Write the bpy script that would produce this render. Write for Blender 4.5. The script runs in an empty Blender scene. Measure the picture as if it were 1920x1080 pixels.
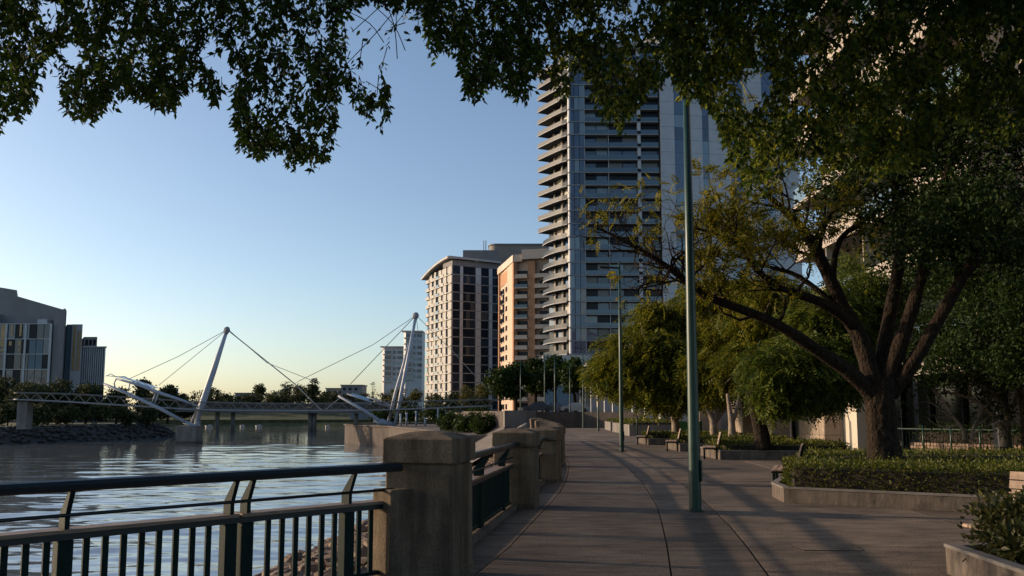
import bpy, math, random
import numpy as np
from mathutils import Vector, Matrix
R = math.radians
random.seed(7); RNG = np.random.default_rng(11)
SC = bpy.context.scene
COL = SC.collection

# ---------------------------------------------------------------- camera
F, PY, HZ, EYE = 1650.0, 593.0, 773.0, 1.65          # in pixels of the 1920 wide photograph, eye height in metres
TH = math.atan((HZ - PY) / F)
cam_d = bpy.data.cameras.new('camera'); cam = bpy.data.objects.new('camera', cam_d); COL.objects.link(cam)
cam.location = (0, 0, EYE); cam.rotation_euler = (R(90) + TH, 0, 0)
cam_d.sensor_width = 36; cam_d.lens = 36 * F / 1920; cam_d.shift_y = (PY - 540) / 1920
cam_d.clip_start = 0.1; cam_d.clip_end = 9000
SC.camera = cam
# ---------------------------------------------------------------- sky, sun, exposure
SUN_AZ, SUN_EL = -75.0, 13.5                           # degrees left of the view axis, above the horizon
world = bpy.data.worlds.new('World'); SC.world = world; world.use_nodes = True
wn = world.node_tree; bg = wn.nodes['Background']
sky = wn.nodes.new('ShaderNodeTexSky'); sky.sky_type = 'NISHITA'; sky.sun_disc = False
sky.sun_elevation = R(SUN_EL); sky.sun_rotation = R(SUN_AZ)
sky.air_density = 0.82; sky.dust_density = 1.2; sky.ozone_density = 1.5
wn.links.new(sky.outputs[0], bg.inputs[0]); bg.inputs[1].default_value = 0.15
sv = Vector((math.sin(R(SUN_AZ)) * math.cos(R(SUN_EL)), math.cos(R(SUN_AZ)) * math.cos(R(SUN_EL)), math.sin(R(SUN_EL))))
sd = bpy.data.lights.new('sun', 'SUN'); sd.energy = 3.7; sd.angle = R(0.6); sd.color = (1.0, 0.74, 0.50)
sun = bpy.data.objects.new('sun', sd); COL.objects.link(sun); sun.rotation_euler = sv.to_track_quat('Z', 'Y').to_euler()
SC.view_settings.view_transform = 'Standard'; SC.view_settings.look = 'None'
SC.view_settings.gamma = 1.0; SC.view_settings.exposure = 0.33
SC.cycles.max_bounces = 8; SC.cycles.diffuse_bounces = 3; SC.cycles.glossy_bounces = 3
SC.cycles.transmission_bounces = 4; SC.cycles.transparent_max_bounces = 8
SC.cycles.sample_clamp_indirect = 6; SC.cycles.caustics_reflective = False; SC.cycles.caustics_refractive = False

# ---------------------------------------------------------------- helpers
CT, ST = math.cos(TH), math.sin(TH)
def ray(px, py):
    xc, yc = (px - 960) / F, -(py - PY) / F
    return Vector((xc, CT - yc * ST, ST + yc * CT))
def at(px, py, Y):                                   # the point seen at a photo pixel, Y metres ahead of the camera
    d = ray(px, py); return Vector((0, 0, EYE)) + d * (Y / d.y)
def gnd(px, py, z=0.0):                              # the point of a level plane seen at a photo pixel
    d = ray(px, py); return Vector((0, 0, EYE)) + d * ((z - EYE) / d.z)
def V(*a): return Vector(a)

WPOS = {}
def wpos(o): return WPOS.get(o.name, Vector((0, 0, 0))) if o else Vector((0, 0, 0))
def tag(o, label=None, cat=None, group=None, kind=None):
    if label: o['label'] = label
    if cat: o['category'] = cat
    if group: o['group'] = group
    if kind: o['kind'] = kind
    return o
def empty(name, loc, label=None, cat=None, group=None, kind=None):
    o = bpy.data.objects.new(name, None); COL.objects.link(o); o.location = loc
    o.empty_display_size = 0.2; WPOS[o.name] = Vector(loc)
    return tag(o, label, cat, group, kind)
def link_mesh(name, me, mat, parent=None, loc=None):
    if mat is not None and len(me.materials) == 0: me.materials.append(mat)
    o = bpy.data.objects.new(name, me); COL.objects.link(o)
    w = Vector(loc) if loc is not None else (wpos(parent) if parent else Vector((0, 0, 0)))
    if parent: o.parent = parent; o.location = w - wpos(parent)
    else: o.location = w
    WPOS[o.name] = w
    return o
def dup(o, off, parent=None, name=None, mat=None, rz=0.0, scale=None):   # a copy that shares the mesh
    c = o.copy(); COL.objects.link(c)
    if name: c.name = name
    w = wpos(o) + Vector(off); WPOS[c.name] = w
    p = parent or o.parent
    c.parent = p; c.location = w - wpos(p)
    if rz: c.rotation_euler.z += rz
    if scale: c.scale = scale
    if mat is not None:
        c.material_slots[0].link = 'OBJECT'; c.material_slots[0].material = mat
    return c
class MB:
    def __init__(s): s.v = []; s.f = []
    def add(s, vs, fs):
        k = len(s.v); s.v.extend([tuple(p) for p in vs]); s.f.extend([tuple(i + k for i in f) for f in fs]); return s
    def hexa(s, p):                                   # 8 corners: bottom ring, top ring
        return s.add(p, [(3, 2, 1, 0), (4, 5, 6, 7), (0, 1, 5, 4), (1, 2, 6, 5), (2, 3, 7, 6), (3, 0, 4, 7)])
    def box(s, x0, x1, y0, y1, z0, z1):
        return s.hexa([(x0, y0, z0), (x1, y0, z0), (x1, y1, z0), (x0, y1, z0), (x0, y0, z1), (x1, y0, z1), (x1, y1, z1), (x0, y1, z1)])
    def fbox(s, O, u, n, u0, u1, n0, n1, z0, z1):     # a box in the frame of a wall: along u, out along n, z up
        P = lambda a, b, z: (O.x + u.x * a + n.x * b, O.y + u.y * a + n.y * b, O.z + z)
        return s.hexa([P(u0, n0, z0), P(u1, n0, z0), P(u1, n1, z0), P(u0, n1, z0), P(u0, n0, z1), P(u1, n0, z1), P(u1, n1, z1), P(u0, n1, z1)])
    def prism(s, poly, z0, z1):
        n = len(poly); vs = [(p[0], p[1], z0) for p in poly] + [(p[0], p[1], z1) for p in poly]
        fs = [tuple(range(n - 1, -1, -1)), tuple(range(n, 2 * n))] + [(i, (i + 1) % n, n + (i + 1) % n, n + i) for i in range(n)]
        return s.add(vs, fs)
    def bar(s, a, b, w, h, up=Vector((0, 0, 1))):     # a straight bar of rectangular section
        a, b = Vector(a), Vector(b); d = (b - a).normalized(); x = d.cross(up).normalized(); y = x.cross(d)
        x *= w / 2; y *= h / 2
        return s.hexa([a - x - y, a + x - y, b + x - y, b - x - y, a - x + y, a + x + y, b + x + y, b - x + y])
    def tube(s, pts, rad, n=8, sx=1.0, caps=True):
        pts = [Vector(p) for p in pts]; m = len(pts)
        if not hasattr(rad, '__len__'): rad = [rad] * m
        t0 = (pts[1] - pts[0]).normalized()
        ref = Vector((0, 0, 1)) if abs(t0.z) < 0.9 else Vector((1, 0, 0))
        x = t0.cross(ref).normalized(); vs = []; fs = []
        for i in range(m):
            t = (pts[min(i + 1, m - 1)] - pts[max(i - 1, 0)]).normalized()
            x = (x - t * x.dot(t)).normalized(); y = t.cross(x)
            for k in range(n):
                a = 2 * math.pi * k / n
                vs.append(pts[i] + x * (math.cos(a) * rad[i] * sx) + y * (math.sin(a) * rad[i]))
        for i in range(m - 1):
            for k in range(n):
                fs.append((i * n + k, i * n + (k + 1) % n, (i + 1) * n + (k + 1) % n, (i + 1) * n + k))
        if caps: fs.append(tuple(range(n - 1, -1, -1))); fs.append(tuple((m - 1) * n + k for k in range(n)))
        return s.add(vs, fs)
    def build(s, name, mat, parent=None, smooth=False, loc=None, bevel=0.0):
        me = bpy.data.meshes.new(name); w = Vector(loc) if loc is not None else wpos(parent)
        me.from_pydata([(p[0] - w.x, p[1] - w.y, p[2] - w.z) for p in s.v], [], s.f)
        if smooth: me.polygons.foreach_set('use_smooth', [True] * len(me.polygons))
        me.update()
        o = link_mesh(name, me, mat, parent, loc=w)
        if bevel:
            b = o.modifiers.new('bevel', 'BEVEL'); b.width = bevel; b.segments = 2; b.limit_method = 'ANGLE'
        return o
def spline(pts, rad=None, k=5):                       # Catmull-Rom through points (and radii)
    pts = [Vector(p) for p in pts]; n = len(pts); out = []; ro = []
    for i in range(n - 1):
        p0, p1, p2, p3 = pts[max(i - 1, 0)], pts[i], pts[i + 1], pts[min(i + 2, n - 1)]
        for j in range(k):
            t = j / k; t2, t3 = t * t, t * t * t
            out.append(0.5 * ((2 * p1) + (p2 - p0) * t + (2 * p0 - 5 * p1 + 4 * p2 - p3) * t2 + (3 * p1 - p0 - 3 * p2 + p3) * t3))
            if rad: ro.append(rad[i] * (1 - t) + rad[i + 1] * t)
    out.append(pts[-1])
    if rad: ro.append(rad[-1]); return out, ro
    return out

# ---------------------------------------------------------------- materials
def _nt(name):
    m = bpy.data.materials.new(name); m.use_nodes = True
    return m, m.node_tree, m.node_tree.nodes['Principled BSDF']
def mat(name, col, rough=0.7, metal=0.0, var=0.0, scale=3.0, bump=0.0, bscale=40.0, bdist=0.02, col2=None, spec=0.5, rand=0.0, stretch=None, contrast=None):
    m, nt, b = _nt(name); L = nt.links.new
    b.inputs['Roughness'].default_value = rough; b.inputs['Metallic'].default_value = metal
    b.inputs['Specular IOR Level'].default_value = spec
    b.inputs['Base Color'].default_value = (*col, 1)
    if var or col2 or bump:
        tc = nt.nodes.new('ShaderNodeNewGeometry'); vec = tc.outputs['Position']
        if stretch:
            mp = nt.nodes.new('ShaderNodeMapping'); mp.inputs['Scale'].default_value = stretch; L(vec, mp.inputs[0]); vec = mp.outputs[0]
    if var or col2:
        n1 = nt.nodes.new('ShaderNodeTexNoise'); n1.inputs['Scale'].default_value = scale; n1.inputs['Detail'].default_value = 6; n1.inputs['Roughness'].default_value = 0.65
        L(vec, n1.inputs['Vector'])
        cr = nt.nodes.new('ShaderNodeValToRGB')
        lo = [c * (1 - var) for c in col]; hi = list(col2) if col2 else [min(1, c * (1 + var)) for c in col]
        p0, p1 = contrast or (0.3, 0.7)
        cr.color_ramp.elements[0].position = p0; cr.color_ramp.elements[1].position = p1
        cr.color_ramp.elements[0].color = (*lo, 1); cr.color_ramp.elements[1].color = (*hi, 1)
        L(n1.outputs['Fac'], cr.inputs[0]); out = cr.outputs[0]
        if rand:
            oi = nt.nodes.new('ShaderNodeObjectInfo'); hv = nt.nodes.new('ShaderNodeHueSaturation')
            mr = nt.nodes.new('ShaderNodeMapRange'); mr.inputs[3].default_value = 1 - rand; mr.inputs[4].default_value = 1 + rand
            L(oi.outputs['Random'], mr.inputs[0]); L(mr.outputs[0], hv.inputs['Value']); L(out, hv.inputs['Color']); out = hv.outputs[0]
        L(out, b.inputs['Base Color'])
    if bump:
        n2 = nt.nodes.new('ShaderNodeTexNoise'); n2.inputs['Scale'].default_value = bscale; n2.inputs['Detail'].default_value = 5
        L(vec, n2.inputs['Vector'])
        bp = nt.nodes.new('ShaderNodeBump'); bp.inputs['Strength'].default_value = bump; bp.inputs['Distance'].default_value = bdist
        L(n2.outputs['Fac'], bp.inputs['Height']); L(bp.outputs[0], b.inputs['Normal'])
    return m
def leafmat(name, dark, light, trans=0.25, rough=0.5, spec=0.35, nscale=0.6):
    m, nt, b = _nt(name); L = nt.links.new
    g = nt.nodes.new('ShaderNodeNewGeometry'); n1 = nt.nodes.new('ShaderNodeTexNoise'); n1.inputs['Scale'].default_value = nscale; n1.inputs['Detail'].default_value = 3
    L(g.outputs['Position'], n1.inputs['Vector'])
    ad = nt.nodes.new('ShaderNodeMath'); ad.operation = 'ADD'; mu = nt.nodes.new('ShaderNodeMath'); mu.operation = 'MULTIPLY'; mu.inputs[1].default_value = 0.5
    L(n1.outputs['Fac'], ad.inputs[0]); L(g.outputs['Random Per Island'], ad.inputs[1]); L(ad.outputs[0], mu.inputs[0])
    cr = nt.nodes.new('ShaderNodeValToRGB'); cr.color_ramp.elements[0].position = 0.25; cr.color_ramp.elements[1].position = 0.78
    cr.color_ramp.elements[0].color = (*dark, 1); cr.color_ramp.elements[1].color = (*light, 1)
    L(mu.outputs[0], cr.inputs[0]); L(cr.outputs[0], b.inputs['Base Color'])
    b.inputs['Roughness'].default_value = rough; b.inputs['Specular IOR Level'].default_value = spec
    if trans:
        t = nt.nodes.new('ShaderNodeBsdfTranslucent'); hs = nt.nodes.new('ShaderNodeHueSaturation')
        hs.inputs['Hue'].default_value = 0.49; hs.inputs['Value'].default_value = 1.5; L(cr.outputs[0], hs.inputs['Color']); L(hs.outputs[0], t.inputs[0])
        mx = nt.nodes.new('ShaderNodeMixShader'); mx.inputs[0].default_value = trans
        L(b.outputs[0], mx.inputs[1]); L(t.outputs[0], mx.inputs[2]); L(mx.outputs[0], nt.nodes['Material Output'].inputs[0])
    return m
def glassmat(name, col, rough=0.06, spec=0.8, metal=0.0, wav=0.0):
    m, nt, b = _nt(name)
    b.inputs['Base Color'].default_value = (*col, 1); b.inputs['Roughness'].default_value = rough
    b.inputs['Specular IOR Level'].default_value = spec; b.inputs['Metallic'].default_value = metal; b.inputs['IOR'].default_value = 1.9
    if wav:
        g = nt.nodes.new('ShaderNodeNewGeometry'); n2 = nt.nodes.new('ShaderNodeTexNoise'); n2.inputs['Scale'].default_value = 0.35; n2.inputs['Detail'].default_value = 2
        nt.links.new(g.outputs['Position'], n2.inputs['Vector'])
        bp = nt.nodes.new('ShaderNodeBump'); bp.inputs['Strength'].default_value = wav; bp.inputs['Distance'].default_value = 0.2
        nt.links.new(n2.outputs['Fac'], bp.inputs['Height']); nt.links.new(bp.outputs[0], b.inputs['Normal'])
    return m
def stone_material(name):
    m, nt, b = _nt(name); L = nt.links.new; N = nt.nodes.new; g = N('ShaderNodeNewGeometry'); pos = g.outputs['Position']
    def noise(sc, det, st, rough=.6):
        n = N('ShaderNodeTexNoise'); n.inputs['Scale'].default_value = sc; n.inputs['Detail'].default_value = det; n.inputs['Roughness'].default_value = rough
        mp = N('ShaderNodeMapping'); mp.inputs['Scale'].default_value = st; L(pos, mp.inputs[0]); L(mp.outputs[0], n.inputs['Vector']); return n.outputs['Fac']
    def ramp(f, p0, c0, p1, c1):
        r = N('ShaderNodeValToRGB'); r.color_ramp.elements[0].position = p0; r.color_ramp.elements[1].position = p1
        r.color_ramp.elements[0].color = (*c0, 1); r.color_ramp.elements[1].color = (*c1, 1); L(f, r.inputs[0]); return r.outputs[0]
    def mult(a, c):
        x = N('ShaderNodeMix'); x.data_type = 'RGBA'; x.blend_type = 'MULTIPLY'; x.inputs[0].default_value = 1; L(a, x.inputs[6]); L(c, x.inputs[7]); return x.outputs[2]
    grain = ramp(noise(48, 6, (1, 1, .8), .75), .34, (.125, .098, .072), .68, (.225, .178, .132))
    streak = ramp(noise(5.5, 5, (1, 1, .13)), .36, (.55, .54, .53), .58, (1.08, 1.05, 1.0))
    blot = ramp(noise(2.6, 5, (1, 1, 1)), .34, (.66, .66, .68), .64, (1.06, 1.04, 1.0))
    pits = ramp(noise(120, 2, (1, 1, 1)), .30, (.45, .45, .45), .40, (1, 1, 1))
    L(mult(mult(mult(grain, streak), blot), pits), b.inputs['Base Color']); b.inputs['Roughness'].default_value = .92; b.inputs['Specular IOR Level'].default_value = .2
    bp = N('ShaderNodeBump'); bp.inputs['Strength'].default_value = .7; bp.inputs['Distance'].default_value = .012; L(noise(60, 5, (1, 1, 1)), bp.inputs['Height']); L(bp.outputs[0], b.inputs['Normal'])
    return m
def paving_material():
    m, nt, b = _nt('paving_aggregate'); L = nt.links.new; N = nt.nodes.new
    g = N('ShaderNodeNewGeometry'); pos = g.outputs['Position']
    def noise(sc, det, stretch=None, rough=.6):
        n = N('ShaderNodeTexNoise'); n.inputs['Scale'].default_value = sc; n.inputs['Detail'].default_value = det; n.inputs['Roughness'].default_value = rough
        v = pos
        if stretch: mp = N('ShaderNodeMapping'); mp.inputs['Scale'].default_value = stretch; L(pos, mp.inputs[0]); v = mp.outputs[0]
        L(v, n.inputs['Vector']); return n.outputs['Fac']
    def ramp(f, p0, c0, p1, c1):
        r = N('ShaderNodeValToRGB'); r.color_ramp.elements[0].position = p0; r.color_ramp.elements[1].position = p1
        r.color_ramp.elements[0].color = (*c0, 1); r.color_ramp.elements[1].color = (*c1, 1); L(f, r.inputs[0]); return r.outputs[0]
    def mult(a, c, f=1.0):
        x = N('ShaderNodeMix'); x.data_type = 'RGBA'; x.blend_type = 'MULTIPLY'; x.inputs[0].default_value = f; L(a, x.inputs[6]); L(c, x.inputs[7]); return x.outputs[2]
    speck = ramp(noise(46, 4, rough=.85), .40, (.074, .055, .042), .62, (.305, .24, .183))
    stain = ramp(noise(.55, 5), .34, (.58, .58, .60), .62, (1.10, 1.08, 1.05))
    wear = ramp(noise(3.2, 6, (.5, 1.6, 1)), .38, (.60, .59, .59), .58, (1.08, 1.07, 1.05))
    c = mult(mult(speck, stain), wear)
    oi = N('ShaderNodeObjectInfo'); hv = N('ShaderNodeHueSaturation'); mr = N('ShaderNodeMapRange'); mr.inputs[3].default_value = .76; mr.inputs[4].default_value = 1.12
    L(oi.outputs['Random'], mr.inputs[0]); L(mr.outputs[0], hv.inputs['Value']); L(c, hv.inputs['Color']); L(hv.outputs[0], b.inputs['Base Color'])
    b.inputs['Roughness'].default_value = .8; b.inputs['Specular IOR Level'].default_value = .3
    bp = N('ShaderNodeBump'); bp.inputs['Strength'].default_value = .6; bp.inputs['Distance'].default_value = .008; L(noise(90, 3), bp.inputs['Height']); L(bp.outputs[0], b.inputs['Normal'])
    return m
M = {}
M['paving'] = paving_material()
M['joint'] = mat('paving_joint', (0.035, 0.03, 0.028), 0.9)
M['kerb'] = mat('kerb_concrete', (0.105, 0.084, 0.068), 0.9, var=0.45, scale=7, bump=0.4, bscale=60, col2=(.18, .147, .12), spec=.2, stretch=(1, 1, .4))
M['stone'] = stone_material('pillar_stone')
_old = mat('pillar_stone', (0.15, 0.122, 0.098), 0.9, var=0.45, scale=30, bump=0.6, bscale=90, col2=(0.235, 0.19, 0.15), spec=.2, stretch=(1, 1, .55), bdist=.01)
M['cap'] = stone_material('cap_stone')
_old = mat('cap_stone_old', (0.14, 0.11, 0.09), 0.95, var=0.5, scale=38, bump=0.8, bscale=70, col2=(0.25, 0.20, 0.165), spec=.2, bdist=.01)
M['green'] = mat('dark_green_paint', (0.007, 0.018, 0.017), 0.6, var=0.25, scale=12, spec=0.10)
M['rail'] = mat('handrail_paint', (0.008, 0.014, 0.019), 0.36, var=0.2, scale=9, spec=0.4)
M['lamp_green'] = mat('lamp_post_paint', (0.009, 0.042, 0.031), 0.38, var=0.3, scale=6)
M['timber'] = mat('ledge_timber', (0.20, 0.13, 0.09), 0.6, var=0.35, scale=5, col2=(0.3, 0.21, 0.15), stretch=(1, 1, 20))
M['bench'] = mat('bench_timber', (0.33, 0.22, 0.15), 0.65, var=0.3, scale=14, col2=(0.45, 0.32, 0.23))
M['rock'] = mat('rock', (0.10, 0.065, 0.045), 0.9, var=0.5, scale=3, bump=0.6, bscale=14, col2=(0.26, 0.18, 0.125), rand=0.3)
M['rock_far'] = mat('rock_far', (0.035, 0.032, 0.030), 0.9, var=0.5, scale=1.2, bump=0.6, bscale=4, col2=(0.085, 0.075, 0.068), rand=0.2)
M['earth'] = mat('earth', (0.09, 0.075, 0.05), 0.95, var=0.4, scale=0.3, col2=(0.14, 0.12, 0.075))
M['grass'] = mat('grass_ground', (0.035, 0.05, 0.018), 0.95, var=0.4, scale=0.5, col2=(0.09, 0.10, 0.04))
M['sand'] = mat('bank_sand', (0.10, 0.085, 0.07), 0.95, var=0.4, scale=0.8, bump=0.5, bscale=6, col2=(0.19, 0.16, 0.135))
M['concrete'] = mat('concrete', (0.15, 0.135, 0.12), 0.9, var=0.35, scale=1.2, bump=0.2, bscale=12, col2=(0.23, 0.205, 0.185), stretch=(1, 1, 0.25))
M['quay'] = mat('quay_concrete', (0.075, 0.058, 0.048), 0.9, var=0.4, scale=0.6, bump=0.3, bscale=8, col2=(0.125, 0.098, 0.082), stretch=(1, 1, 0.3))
M['soil'] = mat('planter_soil', (0.03, 0.022, 0.016), 0.95, var=0.4, scale=30)
M['bark'] = mat('bark', (0.016, 0.0115, 0.008), 0.95, var=0.5, scale=16, bump=1.0, bscale=16, col2=(0.050, 0.036, 0.026), stretch=(1, 1, 0.45), spec=0.1, bdist=.09)
M['bark_pale'] = mat('bark_pale', (0.19, 0.145, 0.105), 0.85, var=0.35, scale=7, bump=0.5, bscale=22, col2=(0.30, 0.235, 0.175), stretch=(1, 1, 0.4))
M['bridge_steel'] = mat('bridge_steel', (0.34, 0.37, 0.43), 0.45, var=0.1, scale=0.6)
M['truss'] = mat('truss_steel', (0.17, 0.158, 0.14), 0.5, var=0.2, scale=0.8)
M['cable'] = mat('cable_steel', (0.22, 0.23, 0.25), 0.5)
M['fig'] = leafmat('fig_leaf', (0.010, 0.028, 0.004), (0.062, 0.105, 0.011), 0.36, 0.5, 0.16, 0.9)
M['fig_sun_and_fallen'] = leafmat('fig_leaf_sun_and_fallen', (0.040, 0.066, 0.008), (0.20, 0.22, 0.022), 0.48, 0.5, 0.18, 0.9)  # brighter leaf colour: paints sun into fig leaves, also used for fallen leaves
M['jaca'] = leafmat('feathery_leaf', (0.040, 0.062, 0.007), (0.18, 0.17, 0.016), 0.34, 0.6, 0.15, 0.5)
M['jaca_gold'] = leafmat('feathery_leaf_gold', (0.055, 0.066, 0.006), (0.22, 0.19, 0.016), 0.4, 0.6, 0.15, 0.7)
M['jaca_green'] = leafmat('feathery_leaf_green', (0.026, 0.052, 0.008), (0.12, 0.14, 0.018), 0.34, 0.6, 0.15, 0.5)
M['ever'] = leafmat('evergreen_leaf', (0.007, 0.019, 0.004), (0.036, 0.060, 0.009), 0.24, 0.55, 0.14, 0.6)
M['hedge'] = leafmat('hedge_leaf', (0.014, 0.030, 0.005), (0.14, 0.145, 0.018), 0.30, 0.5, 0.2, 2.0)
M['shrub'] = leafmat('shrub_leaf', (0.020, 0.030, 0.009), (0.11, 0.10, 0.024), 0.22, 0.42, 0.3, 3.0)
M['far_leaf'] = leafmat('far_tree_leaf', (0.020, 0.030, 0.012), (0.065, 0.07, 0.025), 0.15, 0.7, 0.2, 0.15)
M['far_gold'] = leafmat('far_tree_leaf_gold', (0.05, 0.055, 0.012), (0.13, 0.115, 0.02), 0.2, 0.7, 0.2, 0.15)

# ---------------------------------------------------------------- foliage
LEAF_V = np.array([(0, 0, 0), (-0.25, 0.40, 0.05), (0.25, 0.40, 0.05), (0, 0.45, -0.05), (0, 1, -0.08)], float)
LEAF_F = np.array([(0, 2, 3), (2, 4, 3), (4, 1, 3), (1, 0, 3)], int)
CARD_V = np.array([(0, -0.5, 0), (0.36, 0, 0.1), (0, 0.5, 0), (-0.36, 0.05, 0.08)], float)
CARD_F = np.array([(0, 1, 2), (0, 2, 3)], int)
def frond_template(pairs=5):
    vs, fs = [], []
    for i in range(pairs):
        t = (i + 0.6) / pairs; y = t; z = -0.30 * t * t; l = 0.26 * math.sin(math.pi * min(1, 0.25 + 0.72 * t)) + 0.04
        for s in (-1, 1):
            k = len(vs); w = 0.085
            vs += [(0, y, z), (s * l * 0.55, y + 0.10 + w, z - 0.02), (s * l, y + 0.14, z - 0.07), (s * l * 0.5, y + 0.02 - w * 0.4, z - 0.05)]
            fs += [(k, k + 1, k + 2), (k, k + 2, k + 3)]
    return np.array(vs, float), np.array(fs, int)
FROND_V, FROND_F = frond_template(5)
def frames(d, rng, roll=None):                        # N unit directions -> N rotation matrices with y along d
    d = d / np.linalg.norm(d, axis=1, keepdims=True)
    r = rng.normal(size=d.shape) if roll is None else roll
    x = np.cross(d, r); x /= np.linalg.norm(x, axis=1, keepdims=True) + 1e-9
    z = np.cross(x, d)
    return np.stack([x, d, z], axis=2)
def leaf_mesh(name, P, D, S, rng, TV=LEAF_V, TF=LEAF_F, up=None, origin=(0, 0, 0)):
    P = np.asarray(P, float) - np.array(origin); N = len(P)
    roll = None
    if up is not None: roll = np.array([0, 0, 1.0]) * up + rng.normal(size=P.shape)
    A = frames(np.asarray(D, float), rng, roll)
    vs = np.einsum('nij,kj->nki', A, TV) * np.asarray(S, float).reshape(-1, 1, 1) + P[:, None, :]
    k = len(TV); fs = (TF[None] + (np.arange(N) * k)[:, None, None]).reshape(-1, 3)
    me = bpy.data.meshes.new(name); me.vertices.add(N * k); me.vertices.foreach_set('co', vs.astype(np.float32).ravel())
    me.loops.add(len(fs) * 3); me.loops.foreach_set('vertex_index', fs.astype(np.int32).ravel())
    me.polygons.add(len(fs)); me.polygons.foreach_set('loop_start', (np.arange(len(fs)) * 3).astype(np.int32))
    me.update(calc_edges=True)
    return me
def clumps(blobs, n, per, rng, sig=0.3, shell=0.55):
    """n points in sprays of `per` inside ellipsoids (cx,cy,cz,rx,ry,rz); also the outward direction"""
    B = np.array([b[:6] for b in blobs], float); w = (B[:, 3] * B[:, 4] * B[:, 5]) ** 0.67; w /= w.sum()
    nc = max(1, n // per); i = rng.choice(len(B), nc, p=w)
    d = rng.normal(size=(nc, 3)); d /= np.linalg.norm(d, axis=1, keepdims=True)
    r = shell + (1 - shell) * rng.random((nc, 1)) ** 0.6
    C = B[i, :3] + d * r * B[i, 3:]
    k = rng.integers(0, nc, n); off = rng.normal(size=(n, 3)) * sig * np.array([1, 1, 0.6])
    return C[k] + off, d[k], C
# ================================================================ the setting
ZW = -4.0
def struct(mb, name, m, **k): return tag(mb.build(name, m, **k), kind='structure')
# water
def water_material():
    m, nt, b = _nt('river_water'); L = nt.links.new
    b.inputs['Base Color'].default_value = (0.125, 0.140, 0.145, 1); b.inputs['Roughness'].default_value = 0.06; b.inputs['IOR'].default_value = 3.2
    g = nt.nodes.new('ShaderNodeNewGeometry')
    prev = None
    for (sx, sy, sc, st, dist) in ((0.45, 1.0, 1.6, 0.06, 0.12), (1.0, 1.6, 4.0, 0.05, 0.04)):
        mp = nt.nodes.new('ShaderNodeMapping'); mp.inputs['Scale'].default_value = (sx, sy, 1); L(g.outputs['Position'], mp.inputs[0])
        n = nt.nodes.new('ShaderNodeTexNoise'); n.inputs['Scale'].default_value = sc; n.inputs['Detail'].default_value = 4; n.inputs['Distortion'].default_value = 0.4
        L(mp.outputs[0], n.inputs['Vector'])
        bp = nt.nodes.new('ShaderNodeBump'); bp.inputs['Strength'].default_value = st; bp.inputs['Distance'].default_value = dist
        L(n.outputs['Fac'], bp.inputs['Height'])
        if prev: L(prev.outputs[0], bp.inputs['Normal'])
        prev = bp
    L(prev.outputs[0], b.inputs['Normal'])
    return m
w_ = MB(); w_.add([(-1400, -390, ZW), (1400, -390, ZW), (1400, 2290, ZW), (-1400, 2290, ZW)], [(0, 1, 2, 3)])
WM = water_material(); w_.v = [(x, y, ZW - .16) for x, y, z in w_.v]
river = struct(w_, 'river', WM)
# rippled surface of the stretch in view: real wavelets, finer where it is nearer
_r = np.random.default_rng(4); rows = 1.0 / np.linspace(1 / 22.0, 1 / 352.0, 640); cols = np.linspace(-.66, .06, 230)
Xg = rows[:, None] * cols[None, :]; Yg = np.repeat(rows[:, None], len(cols), 1); Zg = np.zeros_like(Xg)
for k in range(34):
    lam = math.exp(_r.uniform(math.log(.8), math.log(9.0))); a_ = _r.normal() * .55; kx, ky = math.sin(a_) * 6.283 / lam, math.cos(a_) * 6.283 / lam
    amp = .0036 * lam ** .78; fade = 1 / (1 + (Yg / (26 * lam + 40)) ** 4)
    patch = .45 + .55 * np.sin(Xg * _r.uniform(.01, .05) + Yg * _r.uniform(.02, .07) + _r.uniform(0, 6)) ** 2
    Zg += amp * np.sin(kx * Xg + ky * Yg + _r.uniform(0, 6.28)) * (.35 + .65 * fade) * patch
nr_, nc_ = Xg.shape; vv = np.stack([Xg, Yg, Zg + ZW], 2).reshape(-1, 3); idx = np.arange(nr_ * nc_).reshape(nr_, nc_)
ff = np.stack([idx[:-1, :-1], idx[:-1, 1:], idx[1:, 1:], idx[1:, :-1]], 2).reshape(-1, 4)
me = bpy.data.meshes.new('ripples'); me.vertices.add(len(vv)); me.vertices.foreach_set('co', vv.astype(np.float32).ravel()); me.loops.add(ff.size); me.loops.foreach_set('vertex_index', ff.astype(np.int32).ravel())
me.polygons.add(len(ff)); me.polygons.foreach_set('loop_start', (np.arange(len(ff)) * 4).astype(np.int32)); me.update(calc_edges=True); me.polygons.foreach_set('use_smooth', [True] * len(ff))
link_mesh('ripples', me, WM, river, loc=(0, 0, 0))

# pillar spots along the quay edge: centre x, y, turn, height of the cap's peak
PIL = [(-0.84, 9.15, 15, 1.46), (0.08, 15.70, 10, 1.37), (0.78, 21.45, 13, 1.30), (1.25, 27.4, 9, 1.28), (1.50, 33.3, 6, 1.27), (1.62, 39.3, 3, 1.26), (1.55, 45.3, -2, 1.28), (1.42, 51.3, -4, 1.33)]
EDGE = [(-34, -26), (-4.95, 5.0), (-1.0, 8.95), (0.0, 15.7), (0.62, 21.4), (1.08, 27.4), (1.33, 33.3), (1.45, 39.3), (1.38, 45.3), (1.2, 51.3), (0.6, 60), (-0.3, 76), (-0.8, 94)]
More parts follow.
